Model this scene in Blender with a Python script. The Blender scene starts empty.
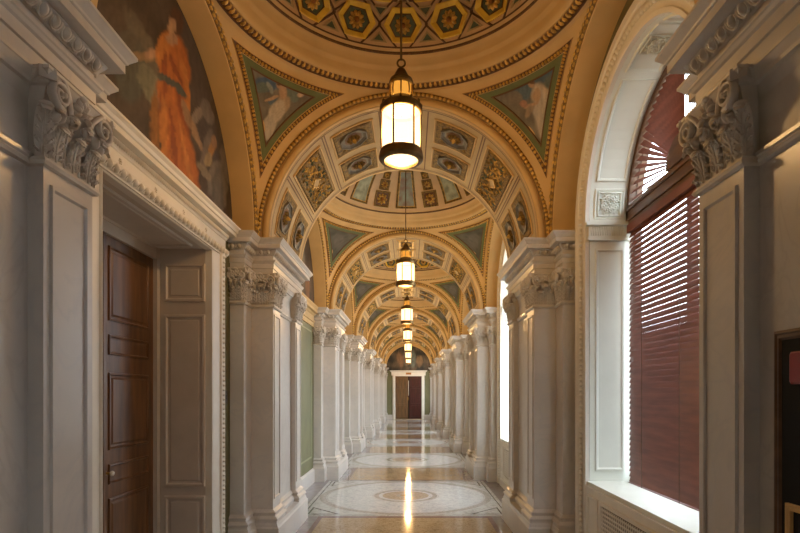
import bpy, math, random
from math import sin, cos, pi, sqrt, asin, atan2, radians, hypot
from mathutils import Vector, noise
random.seed(7)
SC = bpy.context.scene
COL = SC.collection
def lin(r, g, b):
    f = lambda c: (c/255/12.92) if c/255 <= .04045 else ((c/255+.055)/1.055)**2.4
    return (f(r), f(g), f(b))

# ------------------------------------------------------------------ materials
MATS = {}
def new_mat(name):
    m = bpy.data.materials.new(name); m.use_nodes = True
    nt = m.node_tree; nt.nodes.clear()
    out = nt.nodes.new('ShaderNodeOutputMaterial')
    MATS[name] = m
    return m, nt, out
def mat(name, col, rough=.5, metal=0., var=.12, scale=6., bump=0., bscale=40., spec=.5, col2=None, detail=4., vein=None, stretch=None, coat=0.):
    m, nt, out = new_mat(name)
    N = nt.nodes.new; L = nt.links.new
    b = N('ShaderNodeBsdfPrincipled'); L(b.outputs[0], out.inputs[0])
    b.inputs['Roughness'].default_value = rough; b.inputs['Metallic'].default_value = metal
    b.inputs['Specular IOR Level'].default_value = spec
    b.inputs['Coat Weight'].default_value = coat
    b.inputs['Coat Roughness'].default_value = .08
    tc = N('ShaderNodeTexCoord'); mp = N('ShaderNodeMapping'); L(tc.outputs['Object'], mp.inputs[0])
    if stretch: mp.inputs['Scale'].default_value = stretch
    n = N('ShaderNodeTexNoise'); n.inputs['Scale'].default_value = scale; n.inputs['Detail'].default_value = detail
    L(mp.outputs[0], n.inputs['Vector'])
    c1 = [max(0, c*(1-var)) for c in col]; c2 = col2 or [min(1, c*(1+var)) for c in col]
    r = N('ShaderNodeValToRGB'); e = r.color_ramp.elements
    e[0].position = .35; e[1].position = .65
    e[0].color = (*c1, 1); e[1].color = (*c2, 1)
    L(n.outputs['Fac'], r.inputs[0])
    src = r.outputs[0]
    if vein:
        v = N('ShaderNodeTexNoise'); v.inputs['Scale'].default_value = vein[1]; v.inputs['Detail'].default_value = 7; v.inputs['Distortion'].default_value = 1.6
        L(mp.outputs[0], v.inputs['Vector'])
        r2 = N('ShaderNodeValToRGB'); q = r2.color_ramp.elements
        q[0].position = .46; q[0].color = (0, 0, 0, 1); q[1].position = .5; q[1].color = (1, 1, 1, 1)
        k = r2.color_ramp.elements.new(.545); k.color = (0, 0, 0, 1)
        L(v.outputs['Fac'], r2.inputs[0])
        mul = N('ShaderNodeMath'); mul.operation = 'MULTIPLY'; mul.inputs[1].default_value = vein[2]
        L(r2.outputs[0], mul.inputs[0])
        mx = N('ShaderNodeMix'); mx.data_type = 'RGBA'
        L(mul.outputs[0], mx.inputs[0]); L(src, mx.inputs[6]); mx.inputs[7].default_value = (*vein[0], 1)
        src = mx.outputs[2]
    L(src, b.inputs['Base Color'])
    if bump:
        bn = N('ShaderNodeTexNoise'); bn.inputs['Scale'].default_value = bscale; bn.inputs['Detail'].default_value = 3
        L(mp.outputs[0], bn.inputs['Vector'])
        bp = N('ShaderNodeBump'); bp.inputs['Strength'].default_value = bump; bp.inputs['Distance'].default_value = .01
        L(bn.outputs['Fac'], bp.inputs['Height']); L(bp.outputs[0], b.inputs['Normal'])
    return m
def mosaic(name, cols, scale, rough=.085, big=None):
    m, nt, out = new_mat(name); N = nt.nodes.new; L = nt.links.new
    b = N('ShaderNodeBsdfPrincipled'); L(b.outputs[0], out.inputs[0]); b.inputs['Roughness'].default_value = rough
    b.inputs['Specular IOR Level'].default_value = .5
    tc = N('ShaderNodeTexCoord')
    v = N('ShaderNodeTexVoronoi'); v.inputs['Scale'].default_value = scale; L(tc.outputs['Object'], v.inputs['Vector'])
    sep = N('ShaderNodeSeparateColor'); L(v.outputs['Color'], sep.inputs[0])
    n = N('ShaderNodeTexNoise'); n.inputs['Scale'].default_value = big or 5; n.inputs['Detail'].default_value = 3; L(tc.outputs['Object'], n.inputs['Vector'])
    a = N('ShaderNodeMath'); a.operation = 'MULTIPLY_ADD'; a.inputs[1].default_value = .5; L(sep.outputs[0], a.inputs[0])
    h = N('ShaderNodeMath'); h.operation = 'MULTIPLY'; h.inputs[1].default_value = .5; L(n.outputs['Fac'], h.inputs[0]); L(h.outputs[0], a.inputs[2])
    r = N('ShaderNodeValToRGB'); e = r.color_ramp.elements
    e[0].color = (*cols[0], 1); e[0].position = .2; e[1].color = (*cols[-1], 1); e[1].position = .8
    for i, c in enumerate(cols[1:-1]):
        k = e.new(.2+.6*(i+1)/(len(cols)-1)); k.color = (*c, 1)
    L(a.outputs[0], r.inputs[0]); L(r.outputs[0], b.inputs['Base Color'])
    return m

mat('marble', (.60, .565, .52), .30, var=.06, scale=1.6, vein=((.50, .49, .485), 2.4, .38), spec=.45)
mat('marble_warm', (.58, .55, .505), .3, var=.07, scale=2.5, vein=((.46, .43, .40), 2.8, .4))
mat('carved', (.60, .555, .49), .5, var=.08, scale=8)
mat('white_paint', (.74, .70, .61), .42, var=.03)
mat('reveal_paint', (.74, .77, .69), .45, var=.02)
mat('door_paint', (.60, .53, .44), .42, var=.04)
mat('vault', (.66, .44, .18), .6, var=.07, scale=3)
mat('dome_tan', (.66, .44, .22), .6, var=.05)
mat('gold_dim', (.22, .125, .032), .45, metal=.25, var=.35, scale=30, bump=.5, bscale=50)
mat('bead_base', (.13, .06, .02), .6)
mat('vault_pale', (.50, .35, .155), .6, var=.07, scale=4)
mat('gold', (.62, .38, .08), .45, metal=.12, var=.35, scale=22)
mat('bright_gold', (.95, .62, .08), .45, metal=0., var=.15, scale=10)
mat('old_gold', (.21, .125, .022), .7, metal=0., var=.5, scale=30, bump=.6, bscale=60)
mat('olive', (.13, .11, .04), .7, var=.12, scale=4)
mat('brown_line', (.14, .065, .022), .6, var=.15)
mat('green_coffer', (.10, .13, .075), .6, var=.15, scale=8)
mat('grey_coffer', (.17, .16, .13), .6, var=.2, scale=12)
mat('pend_green', (.125, .15, .05), .6, var=.1)
mat('wall_green', (.15, .145, .065), .6, var=.08, scale=3)
mat('green_line', (.28, .28, .16), .6, var=.05)
mat('rosette', (.36, .15, .035), .5, metal=.2, var=.3, scale=18)
mat('oak', (.14, .064, .023), .35, var=.35, scale=5, stretch=(3, 3, .35), detail=8)
mat('mahogany', (.13, .034, .020), .3, var=.25, scale=5, stretch=(4, .5, 4), coat=.3)
mat('blind_wood', (.19, .070, .050), .5, var=.2, scale=5, stretch=(4, .5, 4))
mat('frame_wood', (.12, .062, .030), .35, var=.25, scale=5, stretch=(4, .6, 4))
mat('brass', (.45, .27, .07), .35, metal=.9, var=.2, scale=12)
mat('bronze', (.20, .125, .04), .4, metal=.6, var=.25, scale=12)
mat('crystal', (.85, .8, .7), .15, var=.05)
mat('black', (.006, .006, .006), .6, var=.1, spec=.2)
mat('red', (.28, .008, .010), .3, var=.05)
mat('red_wood', (.045, .007, .005), .35, var=.25, scale=5, stretch=(4, 4, .5))
mat('brown_wood', (.13, .065, .022), .4, var=.25, scale=5, stretch=(4, 4, .5))
mat('dark_plate', (.06, .045, .03), .4, metal=.4)
mat('grille', (.16, .13, .09), .5, metal=.3)
mat('outside_stone', (.5, .5, .48), .9)
mosaic('floor_tan', [(.30, .20, .10), (.42, .31, .18), (.52, .40, .26)], 60)
mosaic('floor_pink', [(.20, .13, .12), (.27, .19, .17)], 50)
mosaic('floor_grey', [(.22, .20, .21), (.30, .28, .29), (.26, .23, .25)], 14, big=3)
mosaic('floor_light', [(.40, .41, .38), (.55, .56, .53), (.62, .62, .60)], 26, big=3)
mosaic('floor_field', [(.46, .49, .50), (.60, .62, .62), (.70, .70, .69)], 34, big=7)
mosaic('floor_chain', [(.24, .24, .23), (.48, .46, .41), (.38, .36, .33)], 45, big=20)
mosaic('floor_dark', [(.025, .03, .045), (.05, .055, .07)], 45)
mosaic('floor_rose', [(.34, .24, .20), (.46, .39, .28), (.56, .52, .44)], 55, big=14)
def paint_mat():
    m, nt, out = new_mat('mural_paint'); N = nt.nodes.new; L = nt.links.new
    b = N('ShaderNodeBsdfPrincipled'); L(b.outputs[0], out.inputs[0]); b.inputs['Roughness'].default_value = .75
    a = N('ShaderNodeAttribute'); a.attribute_name = 'Col'; L(a.outputs['Color'], b.inputs['Base Color'])
paint_mat()
def glass_mats():
    m, nt, out = new_mat('pane'); N = nt.nodes.new; L = nt.links.new
    t = N('ShaderNodeBsdfTransparent'); g = N('ShaderNodeBsdfGlossy'); g.inputs['Roughness'].default_value = .02
    mx = N('ShaderNodeMixShader'); mx.inputs[0].default_value = .05
    L(t.outputs[0], mx.inputs[1]); L(g.outputs[0], mx.inputs[2]); L(mx.outputs[0], out.inputs[0])
    m, nt, out = new_mat('lamp_glass'); N = nt.nodes.new; L = nt.links.new
    t = N('ShaderNodeBsdfTransparent'); t.inputs[0].default_value = (1, .9, .72, 1)
    e = N('ShaderNodeEmission'); e.inputs[1].default_value = LAMP_E
    e.inputs[0].default_value = (1, .70, .36, 1)
    mx = N('ShaderNodeMixShader'); mx.inputs[0].default_value = .6
    L(t.outputs[0], mx.inputs[1]); L(e.outputs[0], mx.inputs[2]); L(mx.outputs[0], out.inputs[0])
def collar_mat():
    m, nt, out = new_mat('collar_glass'); e = nt.nodes.new('ShaderNodeEmission'); e.inputs[0].default_value = (1, .42, .06, 1); e.inputs[1].default_value = .9; nt.links.new(e.outputs[0], out.inputs[0])
collar_mat()
LAMP_E = 3.5
LAMP_W = 145
SKY = 11.5
EXPO = 0.0
glass_mats()

# ------------------------------------------------------------------ mesh builder
class MB:
    def __init__(s, *mats):
        s.v = []; s.f = []; s.m = []; s.sm = []; s.mats = list(mats) or ['marble']; s.cols = None
    def mi(s, name):
        if name is None: return 0
        if name not in s.mats: s.mats.append(name)
        return s.mats.index(name)
    def add(s, vs, fs, m=None, smooth=False):
        o = len(s.v); s.v.extend([tuple(p) for p in vs]); k = s.mi(m)
        for f in fs:
            s.f.append([i+o for i in f]); s.m.append(k); s.sm.append(smooth)
    def box(s, x0, x1, y0, y1, z0, z1, m=None):
        vs = [(x, y, z) for z in (z0, z1) for y in (y0, y1) for x in (x0, x1)]
        s.add(vs, [(0, 2, 3, 1), (4, 5, 7, 6), (0, 1, 5, 4), (2, 6, 7, 3), (0, 4, 6, 2), (1, 3, 7, 5)], m)
    def grid(s, P, nu, nv, m=None, smooth=True, cu=False, cv=False):
        vs = [P(i/nu, j/nv) for j in range(nv+1 - (1 if cv else 0)) for i in range(nu+1 - (1 if cu else 0))]
        W = nu+1-(1 if cu else 0); H = nv+1-(1 if cv else 0)
        fs = []
        for j in range(nv):
            for i in range(nu):
                a = j*W+i; b = j*W+(i+1) % W if cu else j*W+i+1
                j2 = (j+1) % H if cv else j+1
                fs.append((a, b, j2*W+((i+1) % W if cu else i+1), j2*W+i))
        s.add(vs, fs, m, smooth)
    def rings(s, rs, m=None, smooth=False, closed=True, cap=False):
        n = len(rs[0]); vs = [p for r in rs for p in r]; fs = []
        for j in range(len(rs)-1):
            for i in range(n if closed else n-1):
                k = (i+1) % n
                fs.append((j*n+i, j*n+k, (j+1)*n+k, (j+1)*n+i))
        if cap:
            fs.append(tuple(range(n))[::-1]); fs.append(tuple((len(rs)-1)*n+i for i in range(n)))
        s.add(vs, fs, m, smooth)
    def lathe(s, prof, n=24, c=(0, 0), m=None, smooth=True, a0=0, a1=2*pi):
        full = abs(a1-a0-2*pi) < 1e-6
        s.grid(lambda u, v: (c[0]+prof[round(v*(len(prof)-1))][0]*cos(a0+(a1-a0)*u), c[1]+prof[round(v*(len(prof)-1))][0]*sin(a0+(a1-a0)*u), prof[round(v*(len(prof)-1))][1]), n, len(prof)-1, m, smooth, cu=full)
    def tube(s, pts, rad, n=6, m=None, flat=1., cap=True):
        pts = [Vector(p) for p in pts]; rs = []
        up = None
        for i, p in enumerate(pts):
            t = (pts[min(i+1, len(pts)-1)]-pts[max(i-1, 0)])
            t = t.normalized() if t.length > 1e-9 else Vector((0, 0, 1))
            if up is None:
                up = Vector((0, 0, 1)) if abs(t.z) < .9 else Vector((1, 0, 0))
            a = t.cross(up); a = a.normalized() if a.length > 1e-6 else Vector((1, 0, 0)); b = a.cross(t).normalized(); up = b
            r = rad[i] if isinstance(rad, (list, tuple)) else rad
            rs.append([p+a*(cos(2*pi*k/n)*r*flat)+b*(sin(2*pi*k/n)*r) for k in range(n)])
        s.rings(rs, m, True, True, cap)
    def ell(s, c, A, B, C, nu=6, nv=4, m=None, half=False):
        c = Vector(c); A = Vector(A); B = Vector(B); C = Vector(C); vs = []; fs = []
        rows = nv+1
        for j in range(rows):
            t = (pi/2 if half else pi)*j/nv
            for i in range(nu):
                f = 2*pi*i/nu
                vs.append(c+A*(sin(t)*cos(f))+B*(sin(t)*sin(f))+C*cos(t))
        for j in range(nv):
            for i in range(nu):
                k = (i+1) % nu
                fs.append((j*nu+i, (j+1)*nu+i, (j+1)*nu+k, j*nu+k) if j else (i, (j+1)*nu+i, (j+1)*nu+k))
        s.add(vs, fs, m, True)
    def sweep(s, plan, prof, m=None, side=1, cap_top=False, cap_bot=False, smooth=False):
        """offset an open plan polyline by the profile (offset, z)"""
        n = len(plan); nor = []
        for i in range(n):
            ns = []
            for a, b in ((i-1, i), (i, i+1)):
                if a >= 0 and b < n:
                    d = Vector((plan[b][0]-plan[a][0], plan[b][1]-plan[a][1])).normalized()
                    ns.append(Vector((d.y, -d.x))*side)
            if len(ns) == 1: nor.append(ns[0])
            else:
                k = 1+ns[0].dot(ns[1]); nor.append((ns[0]+ns[1])/max(k, .2))
        rs = [[(p[0]+q.x*o, p[1]+q.y*o, z) for p, q in zip(plan, nor)] for o, z in prof]
        s.rings(rs, m, smooth, False)
        if cap_top: s.add(rs[-1], [tuple(range(n))], m)
        if cap_bot: s.add(rs[0], [tuple(range(n))], m)
    def obj(s, name, parent=None, loc=None, rz=0):
        me = bpy.data.meshes.new(name); me.from_pydata(s.v, [], s.f)
        for k in s.mats: me.materials.append(MATS[k])
        me.polygons.foreach_set('material_index', s.m); me.polygons.foreach_set('use_smooth', s.sm)
        if s.cols:
            ca = me.color_attributes.new('Col', 'FLOAT_COLOR', 'POINT')
            ca.data.foreach_set('color', [c for q in s.cols for c in (*q, 1.)])
        me.validate(); me.update()
        o = bpy.data.objects.new(name, me); COL.objects.link(o)
        if parent: o.parent = parent
        if loc: o.location = loc
        o.rotation_euler = (0, 0, rz)
        return o
def empty(name, loc=(0, 0, 0), rz=0):
    o = bpy.data.objects.new(name, None); COL.objects.link(o); o.location = loc; o.rotation_euler = (0, 0, rz); o.empty_display_size = .1
    return o
def tag(o, label=None, cat=None, group=None, kind=None):
    for k, v in (('label', label), ('category', cat), ('group', group), ('kind', kind)):
        if v: o[k] = v
    return o
def struct(o, label=None, cat=None): return tag(o, label, cat, None, 'structure')
def dup(root, loc=None, rz=None):
    r = root.copy(); COL.objects.link(r)
    if loc is not None: r.location = loc
    if rz is not None: r.rotation_euler = (0, 0, rz)
    for ch in list(root.children):
        c = ch.copy(); COL.objects.link(c); c.parent = r
        for g in list(ch.children):
            d = g.copy(); COL.objects.link(d); d.parent = c
    return r

# ------------------------------------------------------------------ dimensions (corridor runs along +y, centre line x = 0)
P = 4.5
BAY = [3.83+P*k for k in range(-1, 7)]       # bay centres, the first lies behind the camera
PIER = [1.63]+[1.58+P*k for k in range(1, 7)]
WALL = 1.68; SPR = 3.13; RB = 1.34; RO = 1.47; SQ = 1.47; RL = 1.40
YB, YE = BAY[0]-1.47, 32.45
RS = SQ*sqrt(2)

def frame_at(F, u, v, eps=1e-3):
    p = Vector(F(u, v, 0)); U = (Vector(F(u+eps, v, 0))-p).normalized(); V = (Vector(F(u, v+eps, 0))-p).normalized()
    N = (Vector(F(u, v, 1.))-p).normalized(); return p, U, V, N
def densify(poly, n):
    out = []
    for i, a in enumerate(poly):
        b = poly[(i+1) % len(poly)]
        for k in range(n): out.append((a[0]+(b[0]-a[0])*k/n, a[1]+(b[1]-a[1])*k/n))
    return out
def shrink(poly, f):
    cx = sum(p[0] for p in poly)/len(poly); cy = sum(p[1] for p in poly)/len(poly)
    return [(cx+(p[0]-cx)*f, cy+(p[1]-cy)*f) for p in poly]
def inset(poly, d):
    n = len(poly); out = []
    area = sum(poly[i][0]*poly[(i+1) % n][1]-poly[(i+1) % n][0]*poly[i][1] for i in range(n))
    sg = 1 if area > 0 else -1
    for i in range(n):
        p0, p1, p2 = Vector(poly[i-1]), Vector(poly[i]), Vector(poly[(i+1) % n])
        a = (p1-p0).normalized(); b = (p2-p1).normalized()
        na = Vector((-a.y, a.x))*sg; nb = Vector((-b.y, b.x))*sg
        q = (na+nb)/max(1+na.dot(nb), .25)*d
        out.append((p1.x+q.x, p1.y+q.y))
    return out
def on_frame(M, F, poly, steps, n=3, m=None, fill=None):
    """rings from poly inwards: steps = [(inset, height)]; closes with a fill of material fill"""
    rs = []
    for d, h in steps:
        q = densify(inset(poly, d) if d else poly, n)
        rs.append([F(a, b, h) for a, b in q])
    M.rings(rs, m)
    if fill:
        last = rs[-1]; q = inset(poly, steps[-1][0]); cx = sum(a[0] for a in q)/len(q); cy = sum(a[1] for a in q)/len(q)
        c = F(cx, cy, steps[-1][1]); k = len(last)
        M.add(last+[c], [(i, (i+1) % k, k) for i in range(k)], fill)
def rosette(M, F, u, v, r, m='gold', m2='rosette', petals=8, h=.5):
    p, U, V, N = frame_at(F, u, v)
    for k in range(petals):
        a = 2*pi*k/petals; d = U*cos(a)+V*sin(a); t = -U*sin(a)+V*cos(a)
        M.ell(p+d*r*.62, d*r*.42, t*r*.24, N*r*h*.6, 6, 2, m, half=True)
    M.ell(p+N*r*.1, U*r*.34, V*r*.34, N*r*h, 7, 3, m2, half=True)
def scatter_ornament(M, F, poly_r, count, size, m):
    """leafy scrollwork: small curls along a loop of positions"""
    k = len(poly_r)
    for i in range(count):
        q = poly_r[int(i*k/count)]
        p, U, V, N = frame_at(F, *q)
        a = i*2.4; d = U*cos(a)+V*sin(a); t = -U*sin(a)+V*cos(a)
        M.ell(p, d*size, t*size*.45, N*size*.5, 6, 2, m, half=True)

# ------------------------------------------------------------------ ornament bands
def eggs(M, p0, p1, out, up, pitch, w, h, d, m=None, nu=6, nv=2, dart=True):
    p0 = Vector(p0); p1 = Vector(p1); D = p1-p0; n = max(1, int(round(D.length/pitch))); t = D.normalized(); st = D.length/n
    out = Vector(out); up = Vector(up)
    for i in range(n):
        c = p0+t*(st*(i+.5))
        M.ell(c, t*w*.5, up*h*.5, out*d, nu, nv, m, half=True)
        if dart:
            M.ell(p0+t*(st*(i)), t*w*.14, up*h*.45, out*d*.7, 4, 1, m, half=True)
def arc_eggs(M, F, a0, a1, n, size_t, size_r, depth, m=None, nu=6, nv=2):
    for i in range(n):
        a = a0+(a1-a0)*(i+.5)/n
        p, T, R, N = F(a)
        M.ell(p, T*size_t*.5, R*size_r*.5, N*depth, nu, nv, m, half=True)

# ------------------------------------------------------------------ capital
def acanthus(M, o, S, N, w, h, m=None, lean=.12, curl=.16):
    o = Vector(o); Z = Vector((0, 0, 1)); nu, nv = 4, 9
    def spine(v):
        if v < .7: return lean*h*(v/.7)**2, h*v/.7*.84
        a = (v-.7)/.3*pi*1.05; r = curl*h; return lean*h+r-cos(a)*r, h*.84+sin(a)*r
    def Pf(u, v):
        uu = u*2-1; n, z = spine(v)
        ww = w*.5*(.60+.20*sin(pi*min(1, v*1.15)))*(1-.35*max(0, v-.75)/.25)
        n += .03*h*(1-abs(uu))
        return tuple(o+S*(uu*ww)+N*n+Z*z)
    M.grid(Pf, nu, nv, m)
    n0, z0 = spine(.7)
    M.tube([o+N*(spine(v)[0]+.035*h)+Z*spine(v)[1] for v in (0, .2, .4, .6, .75, .88)], [w*.05, w*.05, w*.05, w*.045, w*.04, w*.03], 5, m)
    for sg in (-1, 1):                              # toothed lobes fanning from the rib
        for v, L_, an in ((.06, .30, .95), (.22, .34, .75), (.38, .36, .62), (.53, .35, .5), (.68, .30, .4)):
            n, z = spine(v); d = (S*sg*sin(an)+Z*cos(an)+N*.12).normalized(); q = d.cross(N).normalized()
            l = max(w*L_*.85, h*.13)
            c = o+N*(n+.03*h)+Z*z+S*(sg*w*.13)+d*l*.55
            M.ell(c, d*l*.62, q*l*.24, N*h*.055, 6, 2, m, half=True)
            M.ell(c+d*l*.42+N*h*.02, d*l*.22, q*l*.26, N*h*.05, 5, 2, m, half=True)
    n, z = spine(.86)
    M.ell(o+N*(n+.01*h)+Z*z, S*w*.34, N*curl*h*.8, Z*curl*h*.6, 8, 4, m)
def volute(M, c, E, W, r, thick, m=None, turns=1.9, seg=22):
    c = Vector(c); Z = Vector((0, 0, 1)); pts = []; rad = []
    for i in range(seg+1):
        t = i/seg; a = -pi*.55+turns*2*pi*t; rr = r*(1-t)**1.0*.92+r*.10
        pts.append(c+E*(-cos(a)*-1*rr)+Z*(sin(a)*-1*-rr)); rad.append(thick*(1-.5*t))
    # flat band: wide along W
    n = 6; rs = []
    for i, p in enumerate(pts):
        t = (pts[min(i+1, seg)]-pts[max(i-1, 0)]).normalized(); q = W.cross(t).normalized()
        rs.append([p+W*(cos(2*pi*k/n)*rad[i]*2.0)+q*(sin(2*pi*k/n)*rad[i]) for k in range(n)])
    M.rings(rs, m, True, True, True)
    M.ell(c-W*thick*2.0, E*r*.22, Z*r*.22, -W*r*.12, 6, 3, m, half=True)
    M.ell(c+W*thick*2.0, E*r*.22, Z*r*.22, W*r*.12, 6, 3, m, half=True)
def capital_face(M, o, S, N, w, h, corners=(True, True), m=None):
    """o: bottom centre of the face; S along it, N outwards"""
    o = Vector(o); S = Vector(S); N = Vector(N); Z = Vector((0, 0, 1))
    nl = 3 if w > .25 else 2
    k = nl-1
    for i in range(k+2):
        acanthus(M, o+S*(w*.90*(-.5+i/(k+1)))+N*.0, S, N, w/nl*.85, h*.66, m, .12, .10)
    for i in range(nl):
        acanthus(M, o+S*(w*(-.5+(i+.5)/nl))+N*.008, S, N, w/nl*.9, h*.42, m, .16, .12)
    rv = min(h*.175, w*.24)
    for sg in (-1, 1):
        ev = sg*(w*.5+h*.05-rv*.55)
        st = [o+S*(sg*w*.10)+N*.02+Z*h*.42, o+S*(sg*w*.16)+N*.04+Z*h*.60, o+S*(sg*w*.26)+N*.05+Z*h*.80, o+S*ev*.86+N*.06+Z*h*.93, o+S*ev+N*.06+Z*(h*.765+rv)]
        M.tube(st, [.008, .011, .012, .012, .010], 6, m)
        volute(M, o+S*ev+N*.055+Z*h*.765, S*sg, N, rv, h*.032, m, 2.0, 26)
        if w > .18:
            volute(M, o+S*(sg*w*.155)+N*.045+Z*h*.60, S*sg*-1, N, h*.085, h*.020, m, 1.5, 14)
        M.ell(o+S*(sg*w*.36)+N*.03+Z*h*.56, S*w*.05, Z*h*.10, N*.03, 6, 3, m, half=True)
        M.ell(o+S*(sg*w*.46)+N*.03+Z*h*.50, S*w*.05, Z*h*.08, N*.03, 6, 3, m, half=True)
    R_ = h*.20
    for q in range(7):                              # palmette under the abacus
        a = pi*(-.12+1.24*q/6); d = S*cos(a)+Z*sin(a); t = d.cross(N)
        M.ell(o+N*.05+Z*h*.76+d*R_*.58, d*R_*.46, t*R_*.17, N*h*.06, 6, 3, m, half=True)
    M.ell(o+N*.05+Z*h*.76, S*h*.05, Z*h*.05, N*h*.08, 6, 3, m, half=True)
    M.ell(o+N*.045+Z*h*.955, S*h*.13, Z*h*.065, N*h*.09, 7, 3, m, half=True)
def corner_volute(M, o, E, h, m=None, r=.16):
    E = Vector(E).normalized(); W = E.cross(Vector((0, 0, 1)))
    acanthus(M, Vector(o)-E*.004, W, E, h*.26, h*.60, m, .14, .12)
# ------------------------------------------------------------------ marble pier (local: +x towards the hall, origin on floor at p = 1.60)
def Q(p): return 1.60-p
VN, VI, VO = .69, .38, .93
def pier_mesh(half=False):
    """returns list of (part name, MB); half = only the near pilaster up to v=-.63 (end of the hall)"""
    v1 = VO
    full = [(Q(1.675), -VO), (Q(1.54), -VO), (Q(1.54), -VN), (Q(1.32), -VN)]
    if half:
        solid = full+[(Q(1.32), -.64)]; rec = solid
    else:
        solid = full+[(Q(1.32), VN), (Q(1.54), VN), (Q(1.54), VO), (Q(1.675), VO)]
        rec = full+[(Q(1.32), -VI), (Q(1.38), -VI), (Q(1.38), VI), (Q(1.32), VI), (Q(1.32), VN), (Q(1.54), VN), (Q(1.54), VO), (Q(1.675), VO)]
    parts = []
    sd = 1
    M = MB('marble'); M.sweep(solid, [(.075, 0), (.075, .245), (.062, .26), (.055, .29), (-.0, .295)], side=sd, cap_top=True); parts.append(('plinth', M))
    M = MB('marble'); M.sweep(rec, [(.05, .29), (.05, .315), (.058, .325), (.058, .338), (.045, .352), (.028, .362), (.026, .378), (.034, .386), (.034, .398), (.016, .41), (.0, .425)], side=sd, cap_top=True); parts.append(('base_moulding', M))
    M = MB('marble')
    M.sweep(rec, [(0, .42), (0, 2.47)], side=sd)
    fs = [(-.69, -.38)] if half else [(-.69, -.38), (.38, .69)]
    if half: fs = []
    for a, b in fs:                                  # moulded border of the long sunk panel on each hall face
        F = lambda u, v, h: (Q(1.32)+h, u, v)
        on_frame(M, F, [(a+.035, .52), (b-.035, .52), (b-.035, 2.40), (a+.035, 2.40)], [(0, 0), (.004, .010), (.016, .010), (.024, .001)], 1)
    parts.append(('shaft', M))
    if not half:
        M = MB('marble')
        F = lambda u, v, h: (Q(1.38)+h, u, v)
        M.grid(lambda u, v: (Q(1.38)+.001, -.36+.72*u, .44+2.01*v), 1, 1, 'marble_warm', smooth=False)
        M.sweep([(Q(1.38), -VI), (Q(1.38), VI)], [(0, 2.455), (.012, 2.46), (.016, 2.475), (.026, 2.485), (.026, 2.50), (.0, 2.51)], side=sd)
        parts.append(('recessed_panel', M))
    # necking + bell
    M = MB('carved')
    M.sweep(rec, [(0, 2.455), (.016, 2.46), (.022, 2.472), (.016, 2.486), (.004, 2.492), (.002, 2.60), (.012, 2.70), (.03, 2.742), (.045, 2.745), (.048, 2.758), (.062, 2.785), (.066, 2.788), (.066, 2.80)], side=sd, cap_top=True)
    H = .31; Z0 = 2.492
    capn = []
    def cap(items, cors):
        C = MB('carved')
        for o, S, N, w in items: capital_face(C, (o[0], o[1], Z0), S, N, w, H, m=None)
        for o, E in cors: corner_volute(C, (o[0], o[1], Z0), E, H)
        for o, E in cors:                            # abacus horn over each corner volute
            E = Vector(E).normalized(); c = Vector((o[0], o[1], 0))+E*.028; t = Vector((-E.y, E.x, 0))
            a = .035
            c = c+E*.012; r = [[c+E*a+t*a*.8, c+E*a-t*a*.8, c-E*a*1.6-t*a*1.3, c-E*a*1.6+t*a*1.3]]
            C.rings([[Vector((p.x, p.y, z)) for p in r[0]] for z in (Z0+H*.85, Z0+H*.99)], None, False, True, True)
        return C
    for sg in ((-1,) if half else (-1, 1)):
        vm = sg*(VN+VI)/2
        items = [((Q(1.43), sg*VN), (1, 0, 0), (0, sg, 0), .21)]
        cors = [((Q(1.32), sg*VN), (1, sg, 0))]
        if not half:
            items.append(((Q(1.32), vm), (0, 1, 0), (1, 0, 0), VN-VI)); cors.append(((Q(1.32), sg*VI), (1, -sg, 0)))
        parts.append(('capital', cap(items, cors)))
        items = [((Q(1.603), sg*VO), (1, 0, 0), (0, sg, 0), .115), ((Q(1.54), sg*(VO+VN)/2), (0, 1, 0), (1, 0, 0), .20)]
        cors = [((Q(1.54), sg*VO), (1, sg, 0))]
        parts.append(('capital', cap(items, cors)))
    parts.append(('bell', M))
    M = MB('marble')
    prof = [(.0, 2.80), (.0, 2.855), (.010, 2.858), (.010, 2.905), (.020, 2.912), (.026, 2.925), (.032, 2.93), (.032, 2.94), (.004, 2.945), (.004, 2.985), (.012, 2.99), (.016, 2.996), (.042, 3.034), (.046, 3.04), (.094, 3.043), (.094, 3.082), (.102, 3.086), (.106, 3.094), (.128, 3.118), (.132, 3.122), (.132, 3.135)]
    M.sweep(solid, prof, side=sd, cap_top=True, cap_bot=True)
    parts.append(('entablature', M)); M = MB('carved')
    for i in range(len(solid)-1):
        a, b = Vector((*solid[i], 0)), Vector((*solid[i+1], 0)); d = (b-a).normalized(); n = Vector((d.y, -d.x, 0))*sd
        off = n*.030+Vector((0, 0, 3.012)); e0 = 0; ext = .03
        u = (Vector((0, 0, 1))+n*.6).normalized(); o2 = (n-Vector((0, 0, 1))*.6).normalized()
        L0 = (b-a).length
        if L0 < .1: continue
        n_ = max(1, round(L0/.066)); st_ = L0/n_
        for q in range(n_):
            c = a+off+d*(st_*(q+.5))
            M.ell(c, d*.019, u*.027, o2*.024, 8, 3, None, half=True)
            M.tube([c+d*(.027*cos(t))+u*(.006-.034*sin(t))+o2*.008 for t in [-.25+pi*1.16*x/8 for x in range(9)]], .0045, 5)
            M.ell(a+off+d*(st_*q)+u*-.004, d*.005, u*.03, o2*.014, 4, 2, None, half=True)
    parts.append(('egg_and_dart_moulding', M))
    return parts

def build_pier(loc, rz, half=False, name='marble_pier'):
    r = empty(name, loc, rz)
    D_ = {}
    for n, M in pier_mesh(half):
        par = {'recessed_panel': 'shaft', 'egg_and_dart_moulding': 'entablature'}.get(n)
        D_[n] = M.obj(n, D_[par] if par in D_ else r)
    return r

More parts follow.
